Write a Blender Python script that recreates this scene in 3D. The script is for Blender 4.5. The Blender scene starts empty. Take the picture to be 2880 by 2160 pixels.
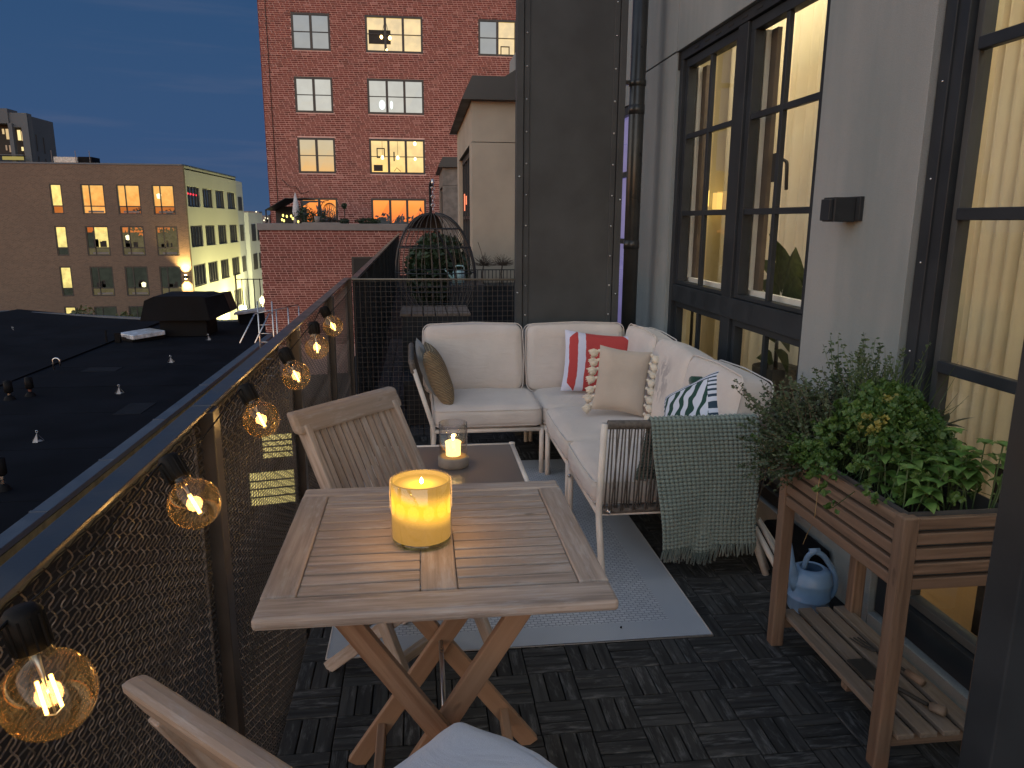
import bpy, math, random
from mathutils import Vector, Matrix, noise
random.seed(7)
R = math.radians
sc = bpy.context.scene
C = sc.collection
# ---------------------------------------------------------------- camera
cam = bpy.data.cameras.new('camera'); co = bpy.data.objects.new('camera', cam); C.objects.link(co)
pit, rol, yaw = .215588, .005119, .121867
fw = Vector((math.sin(yaw)*math.cos(pit), math.cos(yaw)*math.cos(pit), -math.sin(pit)))
rt0 = Vector((math.cos(yaw), -math.sin(yaw), 0)); up0 = rt0.cross(fw)
rt = rt0*math.cos(rol)+up0*math.sin(rol); up = up0*math.cos(rol)-rt0*math.sin(rol)
Mx = Matrix((rt, up, -fw)).transposed().to_4x4(); Mx.translation = (0, 0, 1.459)
co.matrix_world = Mx
cam.sensor_width = 36; cam.lens = 36*2094.2/2880; cam.clip_start = .02; cam.clip_end = 3000
sc.camera = co
# ---------------------------------------------------------------- world: dusk sky, sunset glow behind the camera
w = bpy.data.worlds.new('World'); sc.world = w; w.use_nodes = True
nt = w.node_tree; N = nt.nodes; L = nt.links
for n in list(N): N.remove(n)
def wn(t, **k):
    n = N.new(t)
    for a, b in k.items(): setattr(n, a, b)
    return n
def wm(op, a, b=None, c=None, clamp=False):
    n = wn('ShaderNodeMath', operation=op, use_clamp=clamp)
    for i, v in enumerate((a, b, c)):
        if v is None: continue
        if isinstance(v, (int, float)): n.inputs[i].default_value = v
        else: L.new(v, n.inputs[i])
    return n.outputs[0]
def ramp(fac, stops):
    n = wn('ShaderNodeValToRGB'); e = n.color_ramp.elements
    while len(e) < len(stops): e.new(.5)
    for s, (p, c) in zip(e, stops): s.position = p; s.color = (*c, 1)
    L.new(fac, n.inputs[0]); return n.outputs[0]
tcn = wn('ShaderNodeTexCoord'); sep = wn('ShaderNodeSeparateXYZ'); L.new(tcn.outputs['Generated'], sep.inputs[0])
X_, Y_, Z_ = sep.outputs
el = wm('MULTIPLY', wm('ARCSINE', Z_), 57.2958/90, clamp=True)          # 0..1 = 0..90 degrees
mp = wn('ShaderNodeMapping'); mp.inputs['Scale'].default_value = (1.2, 1.2, 14); L.new(tcn.outputs['Generated'], mp.inputs[0])
ns = wn('ShaderNodeTexNoise'); ns.inputs['Scale'].default_value = 2.6; ns.inputs['Detail'].default_value = 7; ns.inputs['Roughness'].default_value = .55
L.new(mp.outputs[0], ns.inputs[0]); cl = ns.outputs[0]
elw = wm('ADD', el, wm('MULTIPLY', wm('SUBTRACT', cl, .5), wm('MULTIPLY', wm('ADD', el, .01, clamp=True), .9)), clamp=True)
east = ramp(el, [(0, (.050, .095, .19)), (.06, (.028, .080, .190)), (.18, (.018, .066, .168)), (.35, (.012, .045, .118)), (.7, (.10, .16, .29)), (1, (.16, .23, .39))])
west = ramp(elw, [(0, (5.0, 1.0, .08)), (.014, (5.4, 1.6, .16)), (.030, (4.0, 2.1, .55)), (.05, (2.8, 2.2, 1.25)), (.09, (2.25, 2.15, 1.9)), (.15, (1.8, 1.85, 1.85)), (.35, (.95, 1.05, 1.2)), (.65, (.30, .41, .60)), (1, (.16, .23, .39))])
mr = wn('ShaderNodeMapRange', interpolation_type='SMOOTHSTEP'); mr.inputs[1].default_value = -.38; mr.inputs[2].default_value = .62
L.new(wm('ADD', wm('MULTIPLY', X_, -.5), wm('MULTIPLY', Y_, -.866)), mr.inputs[0])   # glow in the west-south-west
mx = wn('ShaderNodeMixRGB'); L.new(mr.outputs[0], mx.inputs[0]); L.new(east, mx.inputs[1]); L.new(west, mx.inputs[2])
# faint pinkish streaks of cloud low in the blue part
mc = wn('ShaderNodeMapRange', interpolation_type='SMOOTHSTEP'); mc.inputs[1].default_value = .50; mc.inputs[2].default_value = .72; L.new(cl, mc.inputs[0])
low = wm('SUBTRACT', 1, wm('MULTIPLY', el, 2.2), clamp=True)
cf = wm('MULTIPLY', wm('MULTIPLY', mc.outputs[0], low), .30)
mx2 = wn('ShaderNodeMixRGB'); L.new(cf, mx2.inputs[0]); L.new(mx.outputs[0], mx2.inputs[1]); mx2.inputs[2].default_value = (.10, .125, .21, 1)
mwest = wn('ShaderNodeMixRGB'); L.new(mr.outputs[0], mwest.inputs[0]); L.new(mx2.outputs[0], mwest.inputs[1]); L.new(mx.outputs[0], mwest.inputs[2])
bg = wn('ShaderNodeBackground'); L.new(mwest.outputs[0], bg.inputs[0]); bg.inputs[1].default_value = 1.0
# a little of the physical twilight sky, sun just set behind the camera
sky = wn('ShaderNodeTexSky', sky_type='NISHITA', sun_disc=False); sky.sun_elevation = R(-1.0); sky.sun_rotation = R(180)
bg2 = wn('ShaderNodeBackground'); L.new(sky.outputs[0], bg2.inputs[0]); bg2.inputs[1].default_value = .02
ad = wn('ShaderNodeAddShader'); L.new(bg.outputs[0], ad.inputs[0]); L.new(bg2.outputs[0], ad.inputs[1])
ow = wn('ShaderNodeOutputWorld'); L.new(ad.outputs[0], ow.inputs[0])
sc.view_settings.view_transform = 'Standard'; sc.view_settings.look = 'None'
sc.view_settings.gamma = 1; sc.view_settings.exposure = 0.0
sc.cycles.use_denoising = True; sc.cycles.max_bounces = 8; sc.cycles.transparent_max_bounces = 24
sc.cycles.sample_clamp_indirect = 4; sc.cycles.use_light_tree = True; sc.cycles.blur_glossy = .3

# ---------------------------------------------------------------- helpers
WM = {}
def link(o): C.objects.link(o); return o
def tag(o, label=None, cat=None, group=None, kind=None):
    if label: o['label'] = label
    if cat: o['category'] = cat
    if group: o['group'] = group
    if kind: o['kind'] = kind
    return o
def thing(name, label, cat, loc=(0, 0, 0), rz=0, group=None):
    o = link(bpy.data.objects.new(name, None)); o.empty_display_size = .1
    o.location = loc; o.rotation_euler = (0, 0, rz)
    WM[o.name] = Matrix.Translation(loc) @ Matrix.Rotation(rz, 4, 'Z')
    return tag(o, label, cat, group)
class MB:
    def __init__(s): s.v = []; s.f = []; s.tc = []; s.sm = []; s.mi = []; s.cur = 0
    def add(s, vs, fs, tcs=None, smooth=False):
        b = len(s.v); s.v += [Vector(v) for v in vs]
        s.tc += tcs if tcs else [tuple(v) for v in vs]
        s.f += [tuple(i+b for i in f) for f in fs]; s.sm += [smooth]*len(fs); s.mi += [s.cur]*len(fs); return s
    def box(s, x0, x1, y0, y1, z0, z1, M=None, taper=None):
        cs = [(x, y, z) for x in (x0, x1) for y in (y0, y1) for z in (z0, z1)]
        d = sorted(range(3), key=lambda i: -(abs((x1-x0, y1-y0, z1-z0)[i])))
        o = (random.random()*50, random.random()*50, random.random()*50)
        tcs = [tuple(c[d[i]]+o[i] for i in range(3)) for c in cs]
        vs = [M @ Vector(c) for c in cs] if M else cs
        return s.add(vs, [(0, 1, 3, 2), (4, 6, 7, 5), (0, 4, 5, 1), (2, 3, 7, 6), (0, 2, 6, 4), (1, 5, 7, 3)], tcs)
    def bar(s, a, b, wd, ht, upv=(0, 0, 1), ends=0):
        a = Vector(a); b = Vector(b); d = (b-a); ln = d.length; d.normalize()
        u = Vector(upv); sd = d.cross(u).normalized(); u = sd.cross(d).normalized()
        M = Matrix((d, sd, u)).transposed().to_4x4(); M.translation = a
        return s.box(-ends, ln+ends, -wd/2, wd/2, -ht/2, ht/2, M)
    def tube(s, pts, r, n=8, close=False, cap=True):
        pts = [Vector(p) for p in pts]; m = len(pts); rs = r if isinstance(r, (list, tuple)) else [r]*m
        ref = Vector((0, 0, 1)); vs = []; tcs = []; u = None; ln = 0; o = random.random()*50
        for i, p in enumerate(pts):
            if close: t = pts[(i+1) % m]-pts[i-1]
            else: t = pts[min(i+1, m-1)]-pts[max(i-1, 0)]
            if t.length < 1e-9: t = Vector((0, 0, 1))
            t.normalize()
            if u is None:
                u = t.cross(ref)
                if u.length < .05: u = t.cross(Vector((1, 0, 0)))
            u = (u-t*u.dot(t)); u.normalize(); q = t.cross(u)
            if i: ln += (p-pts[i-1]).length
            for k in range(n):
                a = 2*math.pi*k/n
                vs.append(p+(u*math.cos(a)+q*math.sin(a))*rs[i]); tcs.append((ln+o, math.cos(a)*rs[i], math.sin(a)*rs[i]))
        fs = []
        for i in range(m if close else m-1):
            j = (i+1) % m
            for k in range(n): fs.append((i*n+k, i*n+(k+1) % n, j*n+(k+1) % n, j*n+k))
        if cap and not close: fs += [tuple(range(n-1, -1, -1)), tuple((m-1)*n+k for k in range(n))]
        return s.add(vs, fs, tcs, n > 4)
    def lathe(s, prof, c=(0, 0, 0), n=24, M=None):
        vs = []; fs = []; m = len(prof)
        for r, z in prof:
            for k in range(n):
                a = 2*math.pi*k/n; vs.append(Vector((r*math.cos(a), r*math.sin(a), z)))
        for i in range(m-1):
            for k in range(n): fs.append((i*n+k, i*n+(k+1) % n, (i+1)*n+(k+1) % n, (i+1)*n+k))
        tcs = [tuple(v) for v in vs]
        if M: vs = [M @ v for v in vs]
        vs = [v+Vector(c) for v in vs]
        return s.add(vs, fs, tcs, True)
    def grid(s, fn, nu, nv, tcf=None):
        vs = []; tcs = []
        for j in range(nv+1):
            for i in range(nu+1):
                u = i/nu; v = j/nv; vs.append(fn(u, v)); tcs.append(tcf(u, v) if tcf else (u, v, 0))
        fs = [(j*(nu+1)+i, j*(nu+1)+i+1, (j+1)*(nu+1)+i+1, (j+1)*(nu+1)+i) for j in range(nv) for i in range(nu)]
        return s.add(vs, fs, tcs, True)
    def prism(s, poly, axis, a, b):     # poly 2D, extruded along axis 0/1/2
        def mk(p, t): q = list(p); q.insert(axis, t); return tuple(q)
        n = len(poly); vs = [mk(p, a) for p in poly]+[mk(p, b) for p in poly]
        return s.add(vs, [tuple(range(n)), tuple(range(2*n-1, n-1, -1))]+[(i, i+n, (i+1) % n+n, (i+1) % n) for i in range(n)])
    def build(s, name, mat, parent=None, bevel=0, label=None, local=False, kind=None, subsurf=0, solid=0, fixn=False):
        me = bpy.data.meshes.new(name)
        if parent is not None and not local:
            I = WM[parent.name].inverted(); vs = [I @ v for v in s.v]
        else: vs = s.v
        me.from_pydata([tuple(v) for v in vs], [], s.f)
        me.polygons.foreach_set('use_smooth', s.sm)
        at = me.attributes.new('tc', 'FLOAT_VECTOR', 'POINT'); at.data.foreach_set('vector', [c for t in s.tc for c in t])
        ms = mat if isinstance(mat, (list, tuple)) else [mat]
        for m in ms: me.materials.append(m)
        if len(ms) > 1: me.polygons.foreach_set('material_index', s.mi)
        if fixn:
            import bmesh
            bm = bmesh.new(); bm.from_mesh(me); bmesh.ops.recalc_face_normals(bm, faces=bm.faces); bm.to_mesh(me); bm.free()
        me.update()
        o = link(bpy.data.objects.new(name, me))
        if parent is not None:
            o.parent = parent; WM[o.name] = WM[parent.name]
        else: WM[o.name] = Matrix.Identity(4)
        if bevel:
            m = o.modifiers.new('bevel', 'BEVEL'); m.width = bevel; m.segments = 2; m.limit_method = 'ANGLE'; m.angle_limit = R(40)
        if subsurf: m = o.modifiers.new('sub', 'SUBSURF'); m.levels = m.render_levels = subsurf
        if solid: m = o.modifiers.new('solid', 'SOLIDIFY'); m.thickness = solid
        if label: o['label'] = label
        if kind: o['kind'] = kind
        return o
def copy_tree(o, parent=None):
    c = link(o.copy()); WM[c.name] = WM.get(o.name, Matrix.Identity(4))
    if parent is not None: c.parent = parent
    for ch in list(o.children): copy_tree(ch, c)
    return c
def TR(loc, rx=0, ry=0, rz=0): return Matrix.Translation(loc) @ Matrix.Rotation(rz, 4, 'Z') @ Matrix.Rotation(ry, 4, 'Y') @ Matrix.Rotation(rx, 4, 'X')
def arc(c, r, a0, a1, n, ax=(1, 0, 0), ay=(0, 0, 1)):
    c = Vector(c); ax = Vector(ax); ay = Vector(ay)
    return [c+ax*r*math.cos(a0+(a1-a0)*i/n)+ay*r*math.sin(a0+(a1-a0)*i/n) for i in range(n+1)]
def fillet(pts, r, n=5):
    pts = [Vector(p) for p in pts]; out = [pts[0]]
    for i in range(1, len(pts)-1):
        a, b, c = pts[i-1], pts[i], pts[i+1]; p = b+(a-b).normalized()*r; q = b+(c-b).normalized()*r
        for k in range(n+1): t = k/n; out.append(p*(1-t)**2+b*2*t*(1-t)+q*t*t)
    return out+[pts[-1]]

# ---------------------------------------------------------------- materials
def newmat(name):
    m = bpy.data.materials.new(name); m.use_nodes = True; t = m.node_tree
    for n in list(t.nodes): t.nodes.remove(n)
    return m, t
class G:
    def __init__(s, name): s.m, s.t = newmat(name)
    def n(s, ty, ins=None, **k):
        n = s.t.nodes.new(ty)
        for a, b in k.items(): setattr(n, a, b)
        for a, b in (ins or {}).items(): s.set(n.inputs[a], b)
        return n
    def set(s, sock, v):
        if isinstance(v, bpy.types.NodeSocket): s.t.links.new(v, sock)
        elif isinstance(v, (tuple, list)) and len(v) == 3 and sock.type == 'RGBA': sock.default_value = (*v, 1)
        else: sock.default_value = v
    def mt(s, op, a, b=0, c=0, clamp=False):
        return s.n('ShaderNodeMath', {0: a, 1: b, 2: c}, operation=op, use_clamp=clamp).outputs[0]
    def tc(s, scale=(1, 1, 1), attr='tc'):
        if attr == 'tc': o = s.n('ShaderNodeAttribute', attribute_name='tc').outputs['Vector']
        else: o = s.n('ShaderNodeTexCoord').outputs[attr]
        return s.n('ShaderNodeMapping', {'Vector': o, 'Scale': scale}).outputs[0]
    def noise(s, vec, scale=1, detail=5, rough=.55, dist=0):
        return s.n('ShaderNodeTexNoise', {'Vector': vec, 'Scale': scale, 'Detail': detail, 'Roughness': rough, 'Distortion': dist}).outputs[0]
    def mr(s, v, a, b, c=0, d=1, smooth=True):
        return s.n('ShaderNodeMapRange', {0: v, 1: a, 2: b, 3: c, 4: d}, interpolation_type='SMOOTHSTEP' if smooth else 'LINEAR').outputs[0]
    def mix(s, f, a, b): return s.n('ShaderNodeMixRGB', {0: f, 1: a, 2: b}).outputs[0]
    def bump(s, h, st=.3, dist=.01): return s.n('ShaderNodeBump', {'Height': h, 'Strength': st, 'Distance': dist}).outputs[0]
    def out(s, sh): s.t.links.new(sh, s.n('ShaderNodeOutputMaterial').inputs[0]); return s.m
    def pbr(s, col, rough=.6, metal=0, nrm=None, **k):
        i = {'Base Color': col, 'Roughness': rough, 'Metallic': metal}
        if nrm is not None: i['Normal'] = nrm
        i.update(k); return s.n('ShaderNodeBsdfPrincipled', i).outputs[0]
def flat(name, col, rough=.6, metal=0, var=.25, vs=6, bump=.15, bs=120, attr='Object', spec=.5):
    g = G(name); v = g.tc((1, 1, 1), attr); nz = g.noise(v, vs, 6)
    lo = tuple(c*(1-var) for c in col); hi = tuple(min(1, c*(1+var)) for c in col)
    c = g.mix(g.mr(nz, .3, .7), lo, hi); nb = g.noise(v, bs, 3)
    r = g.mr(nz, .3, .7, max(.05, rough-.08), min(1, rough+.08))
    return g.out(g.pbr(c, r, metal, g.bump(nb, bump, .002), **{'Specular IOR Level': spec}))
def wood(name, c1, c2, c3, rough=.65, gr=1.0, grey=None, spec=.4):
    g = G(name); v = g.tc((3*gr, 60*gr, 60*gr)); nz = g.noise(v, 1, 6, .6, .25)
    piece = g.noise(g.tc((.45, .6, .6)), 1, 1)
    c = g.mix(g.mr(nz, .28, .72), c1, c2); c = g.mix(g.mt('MULTIPLY', g.mr(piece, .35, .65), .75), c, c3)
    if grey:
        w_ = g.noise(g.tc((7, 38, 38)), 1, 6, .7); c = g.mix(g.mr(w_, .48, .72, 0, .7), c, grey)
    kn = g.noise(g.tc((9, 25, 25)), 1, 2); c = g.mix(g.mr(kn, .70, .80, 0, .6), c, tuple(x*.35 for x in c1))
    return g.out(g.pbr(c, g.mr(nz, .2, .8, rough-.1, rough+.12), 0, g.bump(nz, .5, .002), **{'Specular IOR Level': spec}))
def emis(name, col, st):
    g = G(name); return g.out(g.n('ShaderNodeEmission', {0: col, 1: st}).outputs[0])
def schlick(g):
    fc = g.n('ShaderNodeLayerWeight', {'Blend': .5}).outputs['Facing']
    return g.mt('ADD', .04, g.mt('MULTIPLY', g.mt('POWER', fc, 5), .96))
def glass(name, tint=(1, 1, 1), refl=.08, k=1.0, rough=.0):
    g = G(name); fr = schlick(g)
    f = g.mt('ADD', g.mt('MULTIPLY', fr, k), refl, clamp=True)
    a = g.n('ShaderNodeBsdfTransparent', {0: tint}).outputs[0]; b = g.n('ShaderNodeBsdfGlossy', {'Color': (1, 1, 1), 'Roughness': rough}).outputs[0]
    return g.out(g.n('ShaderNodeMixShader', {0: f, 1: a, 2: b}).outputs[0])
M = {}
M['char'] = flat('charcoal_metal', (.026, .030, .034), .5, .0, .2, 9, .08, spec=.2)
M['charsheet'] = flat('charcoal_sheet', (.056, .061, .064), .6, 0, .18, 2.5, .06, spec=.18)
M['railtop'] = flat('rail_paint', (.045, .048, .055), .38, 0, .2, 8, .08)
M['post'] = flat('post_paint', (.050, .042, .036), .45, 0, .2, 8, .08)
M['wire'] = flat('wire', (.070, .060, .051), .5, .1, .2, 20, 0, spec=.4)
M['framewin'] = flat('window_frame_paint', (.022, .027, .033), .45, 0, .15, 6, .05, spec=.25)
M['steel'] = flat('steel', (.55, .55, .55), .3, 1, .1, 10, 0)
M['zinc'] = flat('zinc_pipe', (.060, .062, .060), .33, .4, .2, 4, .05)
M['cream'] = flat('cream_powder_coat', (.62, .58, .53), .45, 0, .1, 12, .05)
M['teak'] = wood('weathered_teak', (.21, .165, .135), (.46, .385, .33), (.30, .24, .195), .62, 1, (.44, .415, .40))
M['teakleg'] = wood('oiled_teak', (.20, .105, .060), (.36, .225, .145), (.31, .195, .125), .55)
M['acacia'] = wood('planter_wood', (.088, .057, .039), (.225, .152, .108), (.15, .098, .068), .6, 1.2)
M['oldwood'] = wood('grey_shelf_wood', (.10, .075, .055), (.22, .175, .14), (.17, .13, .10), .8, 1.2, (.20, .17, .15))
M['slat'] = wood('dark_deck_wood', (.016, .016, .016), (.066, .065, .063), (.020, .020, .020), .8, .7, (.19, .187, .184), spec=.25)
M['black'] = flat('black_base', (.008, .008, .009), .8)
def stucco():
    g = G('grey_stucco'); v = g.tc((1, 1, 1), 'Object'); big = g.mt('ADD', g.mt('MULTIPLY', g.noise(g.tc((1, 1, .35), 'Object'), 1.6, 6), .78), g.mt('MULTIPLY', g.noise(g.tc((11, 11, .6), 'Object'), 1.0, 5), .22)); fine = g.noise(v, 260, 2)
    c = g.mix(g.mr(big, .38, .62), (.195, .235, .245), (.275, .30, .305)); c = g.mix(g.mr(fine, .35, .65, 0, .35), c, (.17, .18, .185))
    return g.out(g.pbr(c, .9, 0, g.bump(g.mt('ADD', fine, g.noise(v, 45, 4)), .6, .004)))
M['stucco'] = stucco()
M['stuccowarm'] = flat('beige_render', (.36, .32, .26), .9, 0, .12, 1.5, .5, 200)
M['joint'] = flat('joint_dark', (.02, .02, .02), .9)
def fabric(name, c, sc_=900, var=.12, wr=.25, stain=False):
    g = G(name); v = g.tc((1, 1, 1)); th = g.noise(v, sc_, 2); big = g.noise(v, 5, 4)
    col = g.mix(g.mr(big, .3, .7), tuple(x*(1-var) for x in c), c); col = g.mix(g.mr(th, .3, .7, 0, .3), col, tuple(x*.6 for x in c))
    wrk = g.noise(g.tc((6, 6, 22)), 1, 4, .5, 1.2)
    if stain:
        d = g.n('ShaderNodeVectorMath', {0: g.tc(), 1: (stain[0], stain[1], stain[2])}, operation='DISTANCE').outputs['Value']
        s1 = g.noise(g.tc((14, 26, 16)), 1, 3, .5, .8)
        f = g.mt('MULTIPLY', g.mr(d, .07, .15, 1, 0), g.mr(s1, .44, .52)); col = g.mix(g.mt('MULTIPLY', f, .7), col, (.26, .24, .25))
    h = g.mt('ADD', g.mt('MULTIPLY', th, .1), wrk)
    return g.out(g.pbr(col, .95, 0, g.bump(h, wr, .012), **{'Sheen Weight': .25}))
M['sofa'] = fabric('sofa_cloth', (.64, .59, .55), wr=.5)
M['sofastain'] = fabric('stained_sofa_cloth', (.64, .59, .55), wr=.5, stain=(-.085, -.03, .03))
M['white_cloth'] = fabric('white_cloth', (.62, .66, .74), 700, .05, .9)
M['linen'] = fabric('linen', (.50, .43, .36), 500, .15, .5)
M['tassel'] = fabric('tassel_wool', (.74, .68, .57), 300, .15, .5)
M['rope'] = flat('taupe_rope', (.115, .10, .088), .85, 0, .3, 60, .5, 300)
M['glassw'] = glass('window_glass', (.96, .97, .95), .02, 1.3)
M['glassmirror'] = glass('coated_glass', (.75, .75, .72), .34, .8)
M['clear'] = glass('clear_glass', (.93, .90, .86), .045, .9)
# ================================================================ far setting
def struct(o): o['kind'] = 'structure'; return o
m = MB(); m.box(-900, 900, -700, 1500, -12.5, -12)
g_ = G('city_ground'); v = g_.tc((1, 1, 1), 'Object'); c = g_.mix(g_.mr(g_.noise(v, .05, 6), .35, .65), (.006, .007, .006), (.016, .016, .014))
struct(m.build('ground', g_.out(g_.pbr(c, .9))))
M['asphalt'] = flat('asphalt', (.06, .06, .055), .8, 0, .2, .4, .3, 30)
m = MB(); m.box(-17, -2, 26, 160, -11.996, -11.95); struct(m.build('street', M['asphalt']))
# ---- brick
def brickmat(name, a, b, c_):
    g = G(name); v = g.tc((1, 1, 1)); pz = g.noise(g.tc((.37, .37, .37)), 1, 1); fine = g.noise(v, 60, 3)
    c = g.mix(g.mr(pz, .3, .55), a, b); c = g.mix(g.mr(pz, .62, .72), c, c_); c = g.mix(g.mr(fine, .4, .7, 0, .3), c, tuple(x*.6 for x in a))
    return g.out(g.pbr(c, .85, 0, g.bump(fine, .3, .004)))
M['brick'] = brickmat('red_brick', (.115, .032, .027), (.19, .056, .046), (.33, .15, .13))
M['mortar'] = flat('pink_mortar', (.56, .36, .32), .9, 0, .15, 3, .2)
M['towerframe'] = flat('tower_window_frame', (.022, .022, .022), .5)
def bricks(x0, x1, z0, z1, y, holes, cz=.075, y_at=None, rnd=random.Random(3)):
    """flemish-like bond: stretcher, header, shifted course by course; returns list of (xa, xb, za, zb)"""
    out = []; row = 0; z = z1
    while z - cz > z0-.001:
        za, zb = z-cz+.016, z; x = x0 - ((row*.093) % .37); k = row % 2
        while x < x1:
            wdt = .235 if (k % 2 == 0) else .115
            xa, xb = max(x, x0), min(x+wdt, x1); x += wdt+.015; k += 1
            if xb-xa < .04: continue
            for (ha, hb, hc, hd) in holes:
                if zb > hc and za < hd:
                    if xa < ha < xb: xb = ha
                    elif xa < hb < xb: xa = hb
                    elif xa >= ha and xb <= hb: xa = xb
            if xb-xa > .03: out.append((xa, xb, za, zb))
        z -= cz; row += 1
    return out
# ---- brick tower (31 m away) and its terrace block (25.3 m away)
TY = 31.0
tower = thing('brick_tower', 'tall red brick apartment tower with three columns of dark framed windows', 'building', (-5.8, TY, -12))
TW = []
for (zt, zb) in ((9.06, 7.74), (6.80, 5.50), (4.58, 3.25), (2.31, 1.05)):
    TW += [(-4.64, -3.21, zb, zt, 2), (-1.90, .27, zb, zt, 3), (2.41, 3.90, zb, zt, 2)]
holes = [t[:4] for t in TW]
m = MB()      # wall body built round the openings
xs = sorted({-5.81, 9.0} | {h[0] for h in holes} | {h[1] for h in holes}); zs = sorted({-12.0, 14.0} | {h[2] for h in holes} | {h[3] for h in holes})
for i in range(len(xs)-1):
    for j in range(len(zs)-1):
        cx, cz_ = (xs[i]+xs[i+1])/2, (zs[j]+zs[j+1])/2
        if not any(h[0] < cx < h[1] and h[2] < cz_ < h[3] for h in holes): m.box(xs[i], xs[i+1], TY, TY+.3, zs[j], zs[j+1])
m.box(-5.81, -5.5, TY+.3, TY+9, -12, 14); m.box(-5.5, 9, TY+8.8, TY+9, -12, 14)
m.build('wall', M['mortar'], tower)
mb = MB()
for (a, b, c_, d) in bricks(-5.82, 5.0, .4, 12.2, TY, holes): mb.box(a, b, TY-.009, TY+.02, c_, d)
mb.build('brickwork', M['brick'], tower, kind='stuff')
m = MB()
for z in [i*.075+.4 for i in range(158)]:
    m.box(-5.825, -5.79, TY+.0, TY+.23, z, z+.063)
m.build('corner_brick_course', M['brick'], tower, kind='stuff')
def litglass(name, col, st, refl):
    g = G(name); fr = schlick(g); v = g.tc((1, 1, 1), 'Object'); nz = g.noise(v, 2.2, 4)
    em = g.n('ShaderNodeEmission', {0: col, 1: g.mt('MULTIPLY', g.mr(nz, .3, .7, .75, 1.15), st)}).outputs[0]
    gl = g.n('ShaderNodeBsdfGlossy', {'Color': (.92, .92, .92), 'Roughness': .006}).outputs[0]
    return g.out(g.n('ShaderNodeMixShader', {0: g.mt('ADD', fr, refl, clamp=True), 1: em, 2: gl}).outputs[0])
M['pane_dark'] = litglass('tower_pane', (.05, .055, .06), 1, .20)
M['pane_lit'] = litglass('tower_pane_lit', (1, .66, .20), .85, .12)
M['pane_soft'] = litglass('tower_pane_soft', (.75, .80, .74), .22, .19)
M['pane_top'] = litglass('tower_pane_top', (.6, .65, .7), .12, .13)
M['dim_interior'] = flat('room_wall_dim', (.4, .36, .3), .9)
M['silh'] = flat('silhouette_dark', (.02, .018, .016), .8)
M['glow'] = emis('warm_bulb_glow', (1, .62, .22), 9)
M['glowwhite'] = emis('white_globe_glow', (.85, 1, .95), 1.6)
M['bluegrey'] = flat('blue_grey_art', (.18, .24, .30), .7)
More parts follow.
